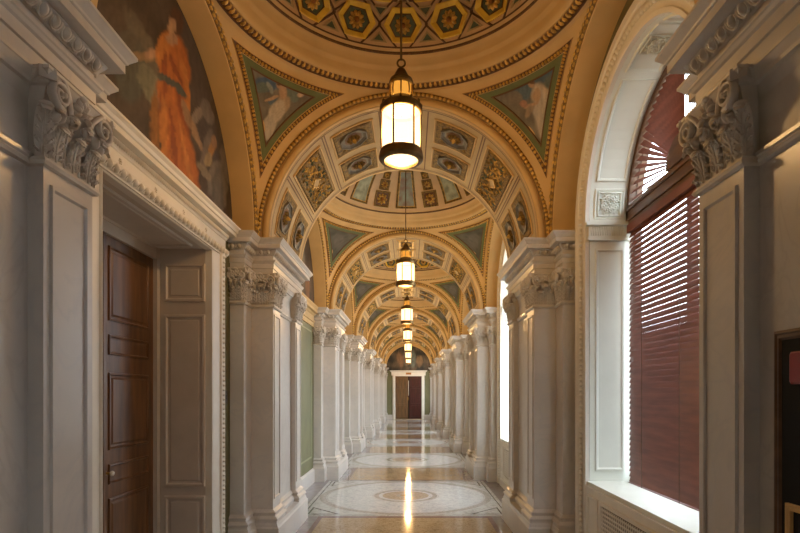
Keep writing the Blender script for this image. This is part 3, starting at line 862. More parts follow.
# lunette murals on the left wall
def lunette(yc, big):
    M = MB('mural_paint'); nu, nv = (150, 75) if big else (50, 25); yz = []
    X = -WALL+.006
    def Pf(u, v):
        a = pi*u; # map half disc
        y = -RL*cos(a)*1.0; top = sqrt(max(RL*RL-y*y, 0)); z = top*v
        yz.append((yc+y, SPR+z)); return (X, yc+y, SPR+z)
    M.grid(Pf, nu, nv)
    cols = []
    for y, z in yz:
        if big:
            px = 409.5-1.74*533/max(y, .5); py = 393-(z-1.6)*533/max(y, .5)
            G = (.20, .17, .15); O = (.50, .15, .025); O2 = (.60, .22, .04); OD = (.30, .075, .015); SK = (.50, .29, .17); BR = (.075, .045, .025)
            sh = [(150, 60, 9, 50, -.45, (.16, .13, .09)), (196, 60, 20, 40, -.2, (.10, .075, .06)), (211, 150, 12, 40, -.2, (.09, .07, .055)),
                  (130, 70, 14, 30, 0, (.10, .10, .075)), (124, 45, 10, 14, .3, (.12, .10, .07)),
                  (199, 115, 5, 9, .6, (.30, .24, .19)), (207, 112, 5, 12, -.3, (.22, .18, .15)), (206, 150, 4, 20, .2, (.20, .16, .13)),
                  (225, 165, 4, 18, -.2, (.18, .15, .12)), (214, 178, 6, 16, .2, (.22, .18, .14)), (219, 190, 7, 22, 0, (.17, .14, .10)),
                  (151, 88, 8, 20, -.35, (.23, .22, .15)), (145, 76, 7, 12, -.2, (.20, .19, .13)), (158, 104, 3, 9, -.5, (.28, .25, .17)), (154, 125, 5, 30, 0, (.33, .14, .03)),
                  (143, 57, 14, 4, .05, (.34, .22, .11)), (152, 54, 9, 5, -.3, SK),
                  (172, 60, 16, 26, -.15, O), (164, 50, 9, 16, .2, O2), (181, 62, 9, 20, -.35, O), (186, 90, 5, 26, -.1, O2),
                  (171, 92, 15, 30, -.1, O), (174, 130, 16, 42, -.12, OD), (170, 125, 9, 46, -.05, O), (184, 155, 12, 44, -.25, O), (163, 140, 4, 40, .0, O2),
                  (176, 150, 2.5, 40, -.12, OD), (188, 160, 2.2, 36, -.2, O2), (164, 75, 2.5, 22, 0, OD), (177, 70, 2.2, 18, -.4, OD),
                  (168, 81, 12, 3.2, .5, (.075, .085, .075)), (180, 91, 8, 3, .9, (.09, .10, .085)), (160, 78, 4, 2.5, .3, (.10, .11, .09)),
                  (173, 26, 6.0, 11, -.1, SK), (171, 38, 4.5, 6, .3, SK), (176, 22, 6, 13, -.15, (.12, .05, .02)), (171.5, 26, 4.2, 7.5, .0, (.58, .35, .20)), (172, 40, 6, 4.5, .2, SK),
                  (197, 134, 3, 17, -.38, (.38, .24, .13)), (188, 114, 3.5, 14, -.3, (.36, .21, .11)),
                  (213, 150, 3.5, 12, .25, (.45, .22, .06)), (210, 160, 5, 6, 0, (.40, .30, .16)), (215, 142, 3, 5, 0, (.36, .2, .1)), (206, 172, 4, 10, -.6, (.30, .24, .16))]
            sh = [(a_-(2 if f_[0] > .28 and a_ > 175 else 0), b_, (c_*.86 if f_[0] > .28 else c_), d_, e_, tuple(x*.72 for x in f_)) for a_, b_, c_, d_, e_, f_ in sh]
            c = paint(px, py, ((.040, .026, .016), (.085, .06, .04)), sh, .035, .34, .22)
        else:
            px = (y-yc)*60; py = (z-SPR)*60
            sh = [(-20, 30, 9, 22, .2, (.20, .12, .06)), (18, 26, 10, 22, -.2, (.16, .14, .10)), (0, 40, 14, 12, 0, (.10, .12, .10)), (-48, 16, 10, 12, 0, (.14, .10, .06)), (46, 16, 9, 12, 0, (.2, .1, .04))]
            c = paint(px, py, ((.05, .035, .022), (.12, .085, .055)), sh, .05, .4, .4)
        cols.append(c)
    M.cols = cols
    return M
me_small = None
for k, yc in enumerate(BAY):
    if k == 1: o = lunette(yc, True).obj('wall_left_mural')
    elif me_small is None: o = lunette(0, False).obj('wall_left_mural', loc=(0, yc, 0)); me_small = o.data
    else: o = bpy.data.objects.new('wall_left_mural', me_small); COL.objects.link(o); o.location = (0, yc, 0)
    lab = 'arched mural of a woman in a long orange dress above the panelled door' if k == 1 else 'dark arched mural high in bay %s of the hall' % ('zero one two three four five six seven'.split()[k])
    tag(o, lab, 'mural', kind='thing')
    o.name = 'lunette_mural'
# mural on the end wall
M = MB('mural_paint'); yz = []
def Pm(u, v):
    x = -RB*cos(pi*u); z = -.17+(sqrt(max(RB*RB-x*x, 0))+.17)*v; yz.append((x, z)); return (x, YE-.008, SPR+z)
M.grid(Pm, 60, 24)
M.cols = [paint(x*50, z*50, ((.03, .03, .025), (.12, .09, .06)), [(-25, 25, 8, 18, .2, (.20, .12, .07)), (-6, 30, 7, 20, 0, (.16, .13, .10)), (14, 26, 7, 20, 0, (.12, .14, .12)), (34, 20, 8, 14, 0, (.2, .13, .07))], .06, .5, .5) for x, z in yz]
o = M.obj('lunette_mural'); tag(o, 'dark arched mural over the end door', 'mural', kind='thing')

# ------------------------------------------------------------------ windows (right)
def window_parts(yc):
    ps = []
    # casing on the wall face: inner WH, outer 1.25
    M = MB('white_paint')
    prof = [(0, 0), (0, .035), (.03, .042), (.035, .03), (.05, .03), (.16, .045), (.17, .055), (.22, .06), (.24, .05), (.255, .03), (.26, 0)]
    def ringpt(j, d, h):      # path: up the far side, over the arch, down the near side
        n = 40
        if j == 0: return (WALL-h, yc+WH+d, 0)
        if j == n+2: return (WALL-h, yc-WH-d, 0)
        a = pi*(j-1)/n; return (WALL-h, yc+(WR+d)*cos(a), SPR+(WR+d)*sin(a))
    M.rings([[ringpt(j, d, h) for j in range(43)] for d, h in prof], None, False, False)
    for sg in (-1, 1):
        eggs(M, (WALL-.040, yc+sg*(WH+.105), .02), (WALL-.040, yc+sg*(WH+.105), SPR), (-1, 0, 0), (0, 1, 0), .048, .038, .07, .022, None, 6, 2)
    def Fa(a): return Vector((WALL-.040, yc+(WR+.105)*cos(a), SPR+(WR+.105)*sin(a))), Vector((0, -sin(a), cos(a))), Vector((0, cos(a), sin(a))), Vector((-1, 0, 0))
    arc_eggs(M, Fa, 0, pi, 70, .038, .07, .022)
    ps.append(('window_casing', M))
    # panelled reveals with an ornament square at the spring and a fluted impost
    M = MB('reveal_paint')
    for sg in (-1, 1):
        F = lambda u, v, h: (WALL+u, yc+sg*(WH-h), v)
        on_frame(M, F, [(.05, WS+.10), (.31, WS+.10), (.31, 2.90), (.05, 2.90)], [(0, 0), (.003, .012), (.018, .012), (.03, .001)], 1)
        M.box(WALL-.02, WALL+.40, *sorted((yc+sg*WH, yc+sg*(WH-.03))), 2.97, 3.00)
        M.box(WALL-.01, WALL+.40, *sorted((yc+sg*WH, yc+sg*(WH-.022))), 3.00, 3.10)
        for i in range(16):
            M.tube([(WALL+.01+.021*i, yc+sg*(WH-.022), 3.01), (WALL+.01+.021*i, yc+sg*(WH-.022), 3.09)], .006, 5)
        M.box(WALL-.04, WALL+.40, *sorted((yc+sg*WH, yc+sg*(WH-.05))), 3.10, 3.13)
    def SA(u, v, h):          # reveal soffit: u across (0..), v = arc metres from far spring
        a = v/WR; return (WALL+u, yc+(WR-h)*cos(a), SPR+(WR-h)*sin(a))
    segs = [(.03, .30), (.36, 1.20), (1.26, 1.82), (1.88, 2.72), (2.78, 3.05)]
    for i, (a, b) in enumerate(segs):
        p = [(.04, a), (.31, a), (.31, b), (.04, b)]
        on_frame(M, SA, p, [(0, 0), (.003, .012), (.016, .012), (.026, .001)], 8)
        if i % 2 == 0:
            c = (a+b)/2
            ornament_square(M, SA, .175, c, .105)
    ps.append(('reveal_panelling', M))
    M = MB('reveal_paint')
    M.box(WALL-.018, XG-.02, yc-WH-.0, yc+WH+.0, WS-.03, WS+.006)
    ps.append(('window_sill', M))
    # apron below the sill with a grille
    M = MB('white_paint')
    F = lambda u, v, h: (WALL-h-.03, u, v)
    M.box(WALL-.03, WALL, yc-WH, yc+WH, 0, WS-.03)
    M.box(WALL-.036, WALL, yc-WH, yc+WH, WS-.05, WS-.03)
    for a, b in ((-.92, -.66), (.66, .92)):
        on_frame(M, F, [(yc+a, .22), (yc+b, .22), (yc+b, .70), (yc+a, .70)], [(0, 0), (.003, .012), (.018, .012), (.03, .001)], 1)
    on_frame(M, F, [(yc-.60, .18), (yc+.60, .18), (yc+.60, .70), (yc-.60, .70)], [(0, 0), (.003, .014), (.03, .014), (.035, .004)], 1, fill='grille')
    for i in range(30):
        yy = yc-.54+.037*i; M.box(WALL-.042, WALL-.036, yy, yy+.012, .22, .66, 'white_paint')
    for i in range(12):
        zz = .24+.036*i; M.box(WALL-.043, WALL-.037, yc-.56, yc+.56, zz, zz+.012, 'white_paint')
    M.box(WALL-.05, WALL, yc-WH, yc+WH, 0, .12)
    ps.append(('window_apron', M))
    # sash frame outside of the blinds
    M = MB('frame_wood')
    X0, X1 = 2.07, 2.12
    for sg in (-1, 1): M.box(X0, X1, *sorted((yc+sg*WH, yc+sg*(WH-.06))), WS, SPR)
    M.box(X0, X1, yc-.03, yc+.03, WS, SPR); M.box(X0, X1, yc-WH, yc+WH, WS, WS+.07)
    for (r0, r1) in ((WR-.06, WR),):
        M.rings([[(x, yc+r*cos(pi*j/32), SPR+r*sin(pi*j/32)) for j in range(33)] for x, r in ((X0, r1), (X0, r0), (X1, r0), (X1, r1))], None, False, False)
    M.box(X0-.06, X1, yc-WH, yc+WH, 3.10, 3.27)
    M.box(X0-.075, X0-.06, yc-WH+.03, yc+WH-.03, 3.13, 3.15); M.box(X0-.075, X0-.06, yc-WH+.03, yc+WH-.03, 3.22, 3.24)
    # inner arch band in front of the fan
    M.rings([[(x, yc+r*cos(pi*j/32), SPR+r*sin(pi*j/32)) for j in range(33)] for x, r in ((2.01, WR), (2.01, WR-.05), (2.07, WR-.05), (2.07, WR))], None, False, False)
    ps.append(('sash_frame', M))
    M = MB('pane')
    M.add([(2.10, yc-WH, WS), (2.10, yc+WH, WS), (2.10, yc+WH, SPR), (2.10, yc-WH, SPR)], [(0, 1, 2, 3)])
    M.add([(2.10, yc+WR*cos(pi*j/32), SPR+WR*sin(pi*j/32)) for j in range(33)], [tuple(range(33))])
    ps.append(('window_glass', M))
    return ps
def ornament_square(M, S, u, v, r):
    S2 = lambda a, b, h: S(u+a, v+b, h)
    on_frame(M, S2, [(-r, -r), (r, -r), (r, r), (-r, r)], [(0, 0), (0, .016), (.01, .016), (.016, .002)], 2)
    for k in range(8):
        a = 2*pi*k/8+.3; rr = r*.55
        p, U, V, N = frame_at(S2, rr*cos(a), rr*sin(a))
        pts = [p+U*(cos(t*1.9)*r*.26*(1-t/5.2))+V*(sin(t*1.9)*r*.26*(1-t/5.2))+N*.014 for t in [i*.35 for i in range(12)]]
        M.tube(pts, .008, 5, None)
        M.ell(p+N*.01, U*r*.10, V*r*.10, N*.02, 5, 2, None, half=True)
    for k in range(12):
        a = 2*pi*k/12; rr = r*.84
        p, U, V, N = frame_at(S2, rr*cos(a)*1.05, rr*sin(a)*1.05); d = U*cos(a)+V*sin(a); t = -U*sin(a)+V*cos(a)
        M.ell(p+N*.004, d*r*.12, t*r*.06, N*.02, 5, 2, None, half=True)
    rosette(M, lambda a, b, h: S2(a, b, h+.002), 0, 0, r*.36, None, None, 6, .7)
proto_win = None; WIN = {}
def build_window(n, yc):
    global WIN
    r = struct(empty('window_%d' % n, (0, yc, 0)))
    if not WIN:
        for nm, M in window_parts(0.): o = M.obj(nm, r); WIN[nm] = o.data
    else:
        for nm, me in WIN.items(): o = bpy.data.objects.new(nm, me); COL.objects.link(o); o.parent = r
    return r
for k, yc in enumerate(BAY): build_window(k+1, yc)

def blind(yc, tilt, drop, label):
    r = empty('venetian_blind', (2.025, yc, WS+.01))
    tag(r, label, 'blind', 'wooden blinds in the tall windows')
    hw = WH-.05; top = 3.09-WS-.01
    M = MB('blind_wood')
    M.box(-.03, .03, -hw, hw, top-.07, top); M.obj('headrail', r)
    bot = top-.08-drop
    M = MB('blind_wood'); pitch = .046 if drop > 1 else .008
    n = int(drop/.046); w = .026
    for i in range(n):
        z = top-.09-i*pitch; c, s_ = cos(tilt)*w, sin(tilt)*w
        th = .0016
        a = [(-c, -hw, z-s_), (c, -hw, z+s_), (c, hw, z+s_), (-c, hw, z-s_)]
        nx, nz = -sin(tilt)*th, cos(tilt)*th
        b = [(p[0]+nx, p[1], p[2]+nz) for p in a]
        M.add(a+b, [(0, 1, 2, 3), (7, 6, 5, 4), (0, 4, 5, 1), (1, 5, 6, 2), (2, 6, 7, 3), (3, 7, 4, 0)])
    M.obj('slats', r)
    zb = top-.09-n*pitch
    M = MB('blind_wood'); M.box(-.022, .022, -hw, hw, zb-.005, zb+.018); M.obj('bottom_rail', r)
    M = MB('frame_wood')
    for yy in (-.62, 0, .62):
        for xx in (-.028, .028): M.tube([(xx, yy, zb), (xx, yy, top-.05)], .0025, 4)
    M.obj('ladder_cord', r)
    return r
def fan(yc, label):
    r = empty('sunburst_blind', (2.035, yc, 3.272)); tag(r, label, 'blind', 'sunburst blinds in the window arches')
    R = .76
    M = MB('frame_wood')
    hubp = [(.20*cos(pi*j/20), .20*sin(pi*j/20)) for j in range(21)]
    M.rings([[(x, a, b) for a, b in hubp] for x in (-.04, .02)], None, False, True, True)
    M.obj('hub', r)
    M = MB('blind_wood'); n = 40
    for i in range(n+1):
        a = pi*(.015+.97*i/n); d = Vector((0, cos(a), sin(a))); t = Vector((0, -sin(a), cos(a))); X = Vector((1, 0, 0))
        tl = radians(52) if a < pi/2 else radians(112)
        wv = (X*cos(tl)+t*sin(tl)); 
        r1 = R+.0 if True else R
        # reach the arch whose centre lies .14 below
        cc = .142; k = -cc*sin(a)+sqrt(max((WR-.06)**2-(cc*cos(a))**2, 0))
        w0, w1 = .010, .025
        pa, pb = d*.19, d*k
        N = d.cross(wv).normalized()*.0015
        q = [pa-wv*w0, pa+wv*w0, pb+wv*w1, pb-wv*w1]
        M.add([p-N for p in q]+[p+N for p in q], [(0, 1, 2, 3), (7, 6, 5, 4), (0, 4, 5, 1), (1, 5, 6, 2), (2, 6, 7, 3), (3, 7, 4, 0)])
    M.obj('radiating_slats', r)
b1 = blind(BAY[1], radians(71), 2.235, 'long red-brown wooden venetian blind lowered over the tall sunny window')
blind(BAY[0], radians(60), 2.235, 'unseen wooden venetian blind added behind the camera to dim the near hall')  # out of view, added to cut the daylight on the near piers
fan(BAY[0], 'unseen fan of wooden slats added behind the camera to dim the near hall')  # also unseen, added with the blind to hold back window light
fan(BAY[1], 'fan of red-brown wooden slats in the arched top of the tall window')

# ------------------------------------------------------------------ door with carved casing (left, bay 1)
r = struct(empty('door_1', (0, DY, 0)))
X = -WALL
M = MB('white_paint')   # casing jambs: half-width DW .. DW+.28 ; lintel z DH .. 2.93
prof = [(-.001, -.03), (-.001, .028), (.015, .034), (.025, .022), (.045, .022), (.17, .034), (.18, .05), (.25, .055), (.27, .04), (.29, 0)]
def cs(j, d, h):
    return [(X+h, DW+d, 0), (X+h, DW+d, DH-.01+d*.35), (X+h, -DW-d, DH-.01+d*.35), (X+h, -DW-d, 0)][j]
M.rings([[cs(j, d, h) for j in range(4)] for d, h in prof], None, False, False)
for sg in (-1, 1):
    eggs(M, (X+.035, sg*(DW+.215), .02), (X+.035, sg*(DW+.215), DH), (1, 0, 0), (0, 1, 0), .043, .036, .055, .036, None, 6, 2)
M.obj('door_casing', r)
M = MB('white_paint')
pl = [(X, -1.12), (X, 1.12)]
pl = [(X, -1.135), (X+.03, -1.135), (X+.03, 1.135), (X, 1.135)]
M.sweep(pl, [(0, 2.85), (.012, 2.852), (.012, 2.862), (.022, 2.87), (.030, 2.885), (.034, 2.915), (.03, 2.918), (.006, 2.92), (.006, 3.005), (.014, 3.012), (.014, 3.015), (.02, 3.03), (.028, 3.055), (.03, 3.06), (.082, 3.062), (.082, 3.095), (.092, 3.10), (.10, 3.12), (.115, 3.135), (.115, 3.15)], side=1, cap_top=True)
eggs(M, (X+.052, -1.13, 2.892), (X+.052, 1.13, 2.892), (1, 0, -.4), (.2, 0, 1), .070, .046, .060, .028, None, 7, 3)
eggs(M, (X+.062, -1.13, 3.038), (X+.062, 1.13, 3.038), (1, 0, -.4), (.3, 0, 1), .024, .013, .038, .014, None, 5, 2, dart=False)
for yy in (-.66, -.22, .22, .66): rosette(M, lambda a, b, h: (X+.037+h, a, b), yy, 2.963, .020, None, None, 6, .5)
M.obj('door_entablature', r)
M = MB('door_paint')    # panelled jambs and soffit
for sg in (-1, 1):
    yy = sg*DW
    M.add([(X, yy, 0), (DX, yy, 0), (DX, yy, DH), (X, yy, DH)], [(0, 1, 2, 3)])
    F = lambda u, v, h: (X-u, sg*(DW-h), v)
    for z0, z1 in ((.12, .71), (.79, 2.28), (2.39, 2.72)):
        on_frame(M, F, [(.03, z0), (.385, z0), (.385, z1), (.03, z1)], [(0, 0), (.004, .016), (.02, .018), (.032, .004), (.05, .003), (.058, .010)], 1, fill='door_paint')
M.add([(X, -DW, DH), (DX, -DW, DH), (DX, DW, DH), (X, DW, DH)], [(0, 1, 2, 3)])
F = lambda u, v, h: (X-u, v, DH-h)
on_frame(M, F, [(.09, -.7), (.44, -.7), (.44, .7), (.09, .7)], [(0, 0), (.004, .016), (.02, .018), (.032, .004), (.05, .003), (.058, .010)], 1, fill='door_paint')
M.box(DX-.01, DX+.03, -DW, DW, DH-.10, DH)
for sg in (-1, 1): M.box(DX-.01, DX+.035, *sorted((sg*DW, sg*(DW-.05))), 0, DH)
M.obj('door_reveal', r)
M = MB('oak')
for sg in (-1, 1):
    a, b = sorted((sg*.002, sg*(DW-.05)))
    M.box(DX-.05, DX, a, b, .01, DH-.10)
    F = lambda u, v, h: (DX+h, u, v)
    for z0, z1 in ((.10, .83), (.93, 1.08), (1.18, 1.75), (1.88, 2.03), (2.13, 2.68)):
        p = [(a+.09, z0), (b-.09, z0), (b-.09, z1), (a+.09, z1)]
        st = [(0, 0), (.004, .012), (.014, .014), (.024, .003), (.036, .002)]
        if z1-z0 > .3: st += [(.05, .010)]
        on_frame(M, F, p, st, 1, fill='oak')
M.obj('door_leaf', r)
M = MB('crystal')
M.lathe([(0.0, 0), (.010, .002), (.019, .010), (.020, .018), (.014, .028), (.0, .032)], 12)
k = M.obj('door_knob', r); k.rotation_euler = (0, pi/2, 0); k.location = (DX+.04, .045, 1.02)
M = MB('brass'); M.lathe([(.022, 0), (.022, .006), (.009, .01), (.009, .046)], 12)
k = M.obj('knob_shank', r); k.rotation_euler = (0, pi/2, 0); k.location = (DX, .045, 1.02)
M = MB('oak'); M.box(DX-.02, DX+.02, .0, .03, .01, DH-.10); M.obj('astragal', r)
# dark space behind the leaf
M = MB('oak'); M.box(DX-.08, DX-.06, -DW-.05, DW+.05, 0, DH+.05); M.obj('door_backing', r)

# end door
r = struct(empty('door_2', (0, YE, 0)))
EW, EH = .80, 2.62
M = MB('white_paint')
prof = [(0, 0), (0, .04), (.03, .05), (.12, .05), (.15, .03), (.17, .03), (.17, 0)]
def ce(j, d, h): return [(EW+d, -h, 0), (EW+d, -h, EH+d), (-EW-d, -h, EH+d), (-EW-d, -h, 0)][j]
M.rings([[ce(j, d, h) for j in range(4)] for d, h in prof], None, False, False)
M.sweep([(-1.02, 0), (-1.02, -.02), (1.02, -.02), (1.02, 0)], [(0, 2.66), (.02, 2.67), (.02, 2.86), (.05, 2.88), (.08, 2.91), (.10, 2.93), (.12, 2.95), (.12, 2.97)], side=1, cap_top=True)
M.obj('door_casing', r)
M = MB('brown_wood'); M.box(-EW, -.02, -.03, -.0, .03, EH)
F = lambda u, v, h: (u, -.03-h, v)
for z0, z1 in ((.15, .85), (.95, 1.9), (2.0, 2.5)):
    on_frame(M, F, [(-.70, z0), (-.12, z0), (-.12, z1), (-.70, z1)], [(0, 0), (.004, .012), (.02, .014), (.03, .002)], 1)
tag(M.obj('door_leaf', r), 'brown wooden leaf')
M = MB('red_wood'); M.box(.05, EW, -.028, -.0, .03, EH)
F2 = lambda u, v, h: (u, -.028-h, v)
for z0, z1 in ((.15, .85), (.95, 1.9), (2.0, 2.5)):
    on_frame(M, F2, [(.14, z0), (.70, z0), (.70, z1), (.14, z1)], [(0, 0), (.004, .012), (.02, .014), (.03, .002)], 1)
tag(M.obj('door_leaf', r), 'deep red wooden leaf')
M = MB('black'); M.box(-.02, .05, -.01, .0, .03, EH); M.obj('door_gap', r)
M = MB('brass'); M.box(-.045, -.015, -.045, -.03, 1.15, 1.35); M.obj('push_plate', r)
M = MB('crystal'); M.tube([(.0, -.05, 1.45), (.0, -.05, 2.35)], .016, 6); M.obj('bright_gap_strip', r)  # pale tube stands in for light showing through the gap between the leaves
M = MB('floor_tan'); M.box(-EW, EW, -.10, 0, .0, .03); M.obj('threshold', r)
M = MB('rosette'); M.box(-.16, .16, -.055, -.04, 2.72, 2.84)
o = M.obj('door_sign', loc=(0, YE, 0)); tag(o, 'small reddish sign plate over the end door', 'sign')
for sg, nm in ((-1, 'baseboard_end'), (1, 'baseboard_end')):
    M = MB('marble'); a, b = sorted((sg*.98, sg*1.30)); M.box(a, b, YE-.04, YE, 0, .28); struct(M.obj(nm))

# ------------------------------------------------------------------ floor
M = MB('floor_grey')
def fq(x0, x1, y0, y1, m): M.add([(x0, y0, 0), (x1, y0, 0), (x1, y1, 0), (x0, y1, 0)], [(0, 1, 2, 3)], m)
def circ(y, r, n=64): return [(r*cos(2*pi*i/n), y+r*sin(2*pi*i/n), 0) for i in range(n)]
def sqr(y, s, n=64):
    out = []
    for i in range(n):
        a = 2*pi*i/n; k = s/max(abs(cos(a)), abs(sin(a))); out.append((k*cos(a), y+k*sin(a), 0))
    return out
HB = 1.40
FX = 1.34
for k, y in enumerate(BAY):
    # outer strips
    fq(-2.25, -HB, y-HB, y+HB, 'floor_grey'); fq(HB, 1.72, y-HB, y+HB, 'floor_grey')
    M.rings([sqr(y, HB), sqr(y, HB-.05)], 'floor_light')
    M.rings([sqr(y, HB-.05), sqr(y, HB-.065)], 'floor_dark')
    M.rings([sqr(y, HB-.065), circ(y, 1.325)], 'floor_light')
    rr = [(1.325, 'floor_chain'), (1.23, 'floor_light'), (1.20, 'floor_field'), (.52, 'floor_light'), (.49, 'floor_chain'), (.42, 'floor_field'), (.36, 'floor_rose'), (.15, 'floor_chain'), (.09, 'floor_tan'), (.0, None)]
    for (r0, m_), (r1, _) in zip(rr, rr[1:]):
        M.rings([circ(y, r0), circ(y, max(r1, .001))], m_)
for k, y in enumerate([1.58]+PIER[1:]+[33.08, 1.58-4.5]):
    y0, y1 = y-(P/2-HB), y+(P/2-HB)
    if k == len(PIER): y1 = YE+.05
    if k == len(PIER)+1: y0 = YB-.1
    fq(-1.72, -1.12, y0, y1, 'floor_grey'); fq(1.12, 1.72, y0, y1, 'floor_grey')
    i = .10
    fq(-1.12, 1.12, y0, y0+i, 'floor_pink'); fq(-1.12, 1.12, y1-i, y1, 'floor_pink')
    fq(-1.12, -1.06, y0+i, y1-i, 'floor_pink'); fq(1.06, 1.12, y0+i, y1-i, 'floor_pink')
    fq(-1.06, 1.06, y0+i, y1-i, 'floor_tan')
# corner inlays: dark triangle outlines, a hair proud of the floor
M2 = MB('floor_dark')
for y in BAY:
    for sx in (-1, 1):
        for sy in (-1, 1):
            tri = [(sx*1.29, y+sy*1.29), (sx*1.29, y+sy*.86), (sx*.86, y+sy*1.29)]
            F = lambda u, v, h: (u, v, .0006+h)
            on_frame(M, F, tri, [(0, 0), (.022, 0)], 1, 'floor_dark')
struct(M.obj('floor'))

# ------------------------------------------------------------------ lanterns
def build_lantern():
    r = empty('hanging_lantern')
    M = MB('bronze')
    M.lathe([(.122, 3.262), (.146, 3.262), (.158, 3.275), (.160, 3.295), (.152, 3.303), (.156, 3.318), (.150, 3.336), (.140, 3.342), (.134, 3.325), (.124, 3.285), (.122, 3.262)], 32)
    br = M.obj('bottom_ring', r)
    M = MB('lamp_glass'); M.lathe([(.136, 3.335), (.136, 3.615)], 32); M.obj('glass_shade', r)
    M = MB('lamp_glass'); M.lathe([(.0, 3.268), (.06, 3.27), (.122, 3.280)], 32); M.obj('bottom_glass', br)
    for k in range(6):
        a = -pi/2-radians(21)+k*pi/3; M = MB('bronze'); c, s_ = cos(a)*.143, sin(a)*.143
        M.tube([(c, s_, 3.32), (c, s_, 3.63)], .0075, 6); M.obj('post', r)
    M = MB('bronze')
    M.lathe([(.134, 3.605), (.146, 3.605), (.154, 3.616), (.149, 3.630), (.154, 3.640), (.150, 3.652), (.13, 3.668), (.10, 3.69), (.088, 3.705), (.08, 3.71)], 32)
    for k in range(12):
        a = 2*pi*k/12; M.ell((.143*cos(a), .143*sin(a), 3.660), (.011, 0, 0), (0, .011, 0), (0, 0, .020), 6, 3)
    M.obj('top_ring', r)
    M = MB('collar_glass'); M.lathe([(.070, 3.705), (.070, 3.815)], 20)
    cg = M.obj('amber_collar', r)
    M = MB('brass')
    for k in range(8):
        a = 2*pi*k/8; M.tube([(.075*cos(a), .075*sin(a), 3.705), (.083*cos(a), .083*sin(a), 3.76), (.075*cos(a), .075*sin(a), 3.815)], .006, 5)
    M.lathe([(.078, 3.80), (.084, 3.805), (.084, 3.82), (.076, 3.825)], 20)
    M.obj('collar_bars', cg)
    M = MB('bronze'); M.lathe([(.082, 3.815), (.088, 3.825), (.082, 3.845), (.060, 3.862), (.045, 3.89), (.03, 3.92), (.012, 3.935), (.0, 3.94)], 20); dc = M.obj('domed_cap', r)
    M = MB('bronze')
    M.grid(lambda u, v: ((.028+.007*cos(2*pi*v))*cos(2*pi*u), .007*sin(2*pi*v), 3.968+(.028+.007*cos(2*pi*v))*sin(2*pi*u)), 16, 6, cu=True, cv=True); M.obj('loop', dc)
    M = MB('bronze'); M.tube([(0, 0, 3.99), (0, 0, DOME_C+DOME_R-.03)], .009, 6)
    for k in range(12): M.ell((0, 0, 4.02+k*.13), (.010, 0, 0), (0, .010, 0), (0, 0, .014), 6, 3)
    hr = M.obj('hanging_rod', r)
    M = MB('bronze'); M.lathe([(.0, DOME_C+DOME_R-.075), (.03, DOME_C+DOME_R-.07), (.055, DOME_C+DOME_R-.045), (.06, DOME_C+DOME_R-.035)], 16); M.obj('ceiling_rose', hr)
    l = bpy.data.lights.new('lamp_bulb', 'POINT'); l.energy = LAMP_W; l.color = (1, .64, .31); l.shadow_soft_size = .11
    o = bpy.data.objects.new('bulb_light', l); COL.objects.link(o); o.parent = r; o.location = (0, 0, 3.49)
    return r
names = ['nearest and largest glowing brass lantern, hanging under the hexagon-coffered dome',
         'second glowing brass lantern down the hall, under the ribbed panel dome',
         'third glowing lantern down the hall, below the second one in the row',
         'fourth glowing lantern down the hall', 'fifth glowing lantern down the hall, small',
         'sixth glowing lantern down the hall, next to last of the row', 'farthest and smallest glowing lantern, just before the end door']
lan = None
for k, y in enumerate(BAY[1:]):
    if lan is None: lan = o = build_lantern(); o.location = (0, y, 0)
    else: o = dup(lan, (0, y, 0))
    tag(o, names[k], 'lantern', 'lanterns down the middle of the hall')

# ------------------------------------------------------------------ framed board on the near right pier, wall plate
bx = 1.38
r = empty('framed_board', (bx-.002, 1.60, .92)); tag(r, 'black board in a dark brown frame on the marble pier beside the window', 'board')
W0, W1, HT = -.36, .315, .90
F = lambda u, v, h: (-h, u, v)
M = MB('frame_wood')
on_frame(M, F, [(W0, 0), (W1, 0), (W1, HT), (W0, HT)], [(0, 0), (0, .010), (.010, .013), (.016, .009), (.026, .011), (.032, .006), (.034, .004)], 1, None)
M.obj('frame', r)
M = MB('black'); M.add([(-.004, W0+.034, .034), (-.004, W1-.034, .034), (-.004, W1-.034, HT-.034), (-.004, W0+.034, HT-.034)], [(0, 1, 2, 3)]); M.obj('black_panel', r)
M = MB('frame_wood')
on_frame(M, F, [(W0+.08, .03), (W1-.065, .03), (W1-.065, .30), (W0+.08, .30)], [(0, .004), (0, .016), (.006, .018), (.012, .012), (.022, .016), (.026, .005)], 1, 'vault')
M.obj('inner_frame', r)
M = MB('red')
c = [(.02, .82), (.215, .82), (.222, .81), (.222, .72), (.215, .71), (.02, .71)]
on_frame(M, F, c, [(0, .004), (0, .02), (.006, .024)], 1, fill='red')
tag(M.obj('red_label', r), 'bright red label')
M = MB('dark_plate'); M.box(0, .014, -.035, .035, -.06, .06); M.box(.014, .02, -.015, .015, -.02, .02)
o = M.obj('wall_plate', loc=(-WALL+.0, 5.03, 1.56)); tag(o, 'small dark metal plate on the green wall beside the door casing', 'wall plate')

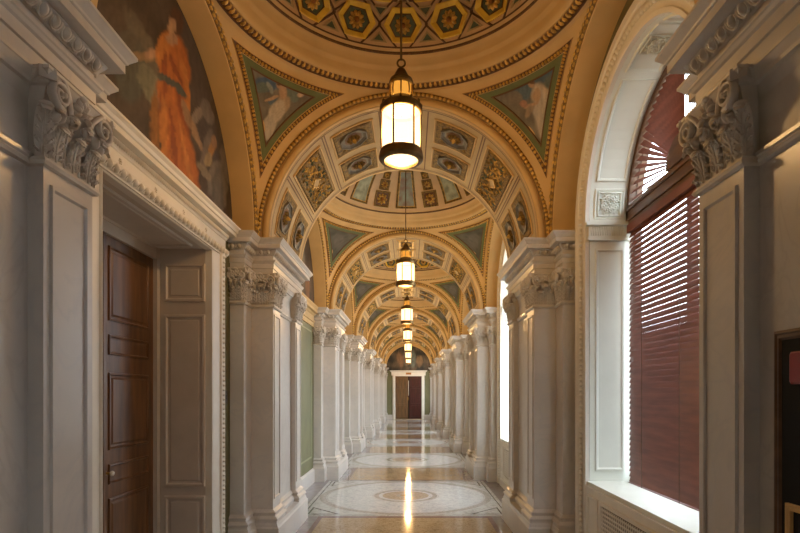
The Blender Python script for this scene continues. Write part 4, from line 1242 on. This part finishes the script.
# ------------------------------------------------------------------ world, light, camera
w = bpy.data.worlds.new('sky'); SC.world = w; w.use_nodes = True
nt = w.node_tree; nt.nodes.clear()
bg = nt.nodes.new('ShaderNodeBackground'); bg.inputs[1].default_value = SKY
tc = nt.nodes.new('ShaderNodeTexCoord'); sp = nt.nodes.new('ShaderNodeSeparateXYZ'); nt.links.new(tc.outputs['Generated'], sp.inputs[0])
rp = nt.nodes.new('ShaderNodeValToRGB'); e = rp.color_ramp.elements
e[0].position = .45; e[0].color = (.30, .30, .29, 1); e[1].position = .55; e[1].color = (.80, .90, 1.0, 1)
mr = nt.nodes.new('ShaderNodeMath'); mr.operation = 'MULTIPLY_ADD'; mr.inputs[1].default_value = .5; mr.inputs[2].default_value = .5
nt.links.new(sp.outputs['Z'], mr.inputs[0]); nt.links.new(mr.outputs[0], rp.inputs[0]); nt.links.new(rp.outputs[0], bg.inputs[0])
out = nt.nodes.new('ShaderNodeOutputWorld'); nt.links.new(bg.outputs[0], out.inputs[0])
for yc in BAY:
    l = bpy.data.lights.new('daylight_portal', 'AREA'); l.shape = 'RECTANGLE'; l.size = WH*2+.1; l.size_y = 3.4; l.cycles.is_portal = True
    o = bpy.data.objects.new('daylight_portal', l); COL.objects.link(o); o.location = (XG+.05, yc, 2.45); o.rotation_euler = (0, pi/2, 0); 
    o.rotation_euler = Vector((-1, 0, 0)).to_track_quat('-Z', 'Y').to_euler()
cam = bpy.data.cameras.new('camera'); co = bpy.data.objects.new('camera', cam); COL.objects.link(co)
co.location = (.06, 0, 1.6); co.rotation_euler = (pi/2, 0, 0)
cam.sensor_width = 36; cam.lens = 24.0; cam.shift_x = -9.5/800; cam.shift_y = 126.5/800; cam.clip_start = .02
SC.camera = co
SC.view_settings.view_transform = 'Standard'; SC.view_settings.look = 'None'; SC.view_settings.gamma = 1; SC.view_settings.use_curve_mapping = False
SC.view_settings.exposure = EXPO
SC.cycles.use_denoising = True
SC.cycles.max_bounces = 8; SC.cycles.diffuse_bounces = 5; SC.cycles.transparent_max_bounces = 12
SC.cycles.caustics_reflective = False; SC.cycles.caustics_refractive = False
SC.cycles.sample_clamp_indirect = 6
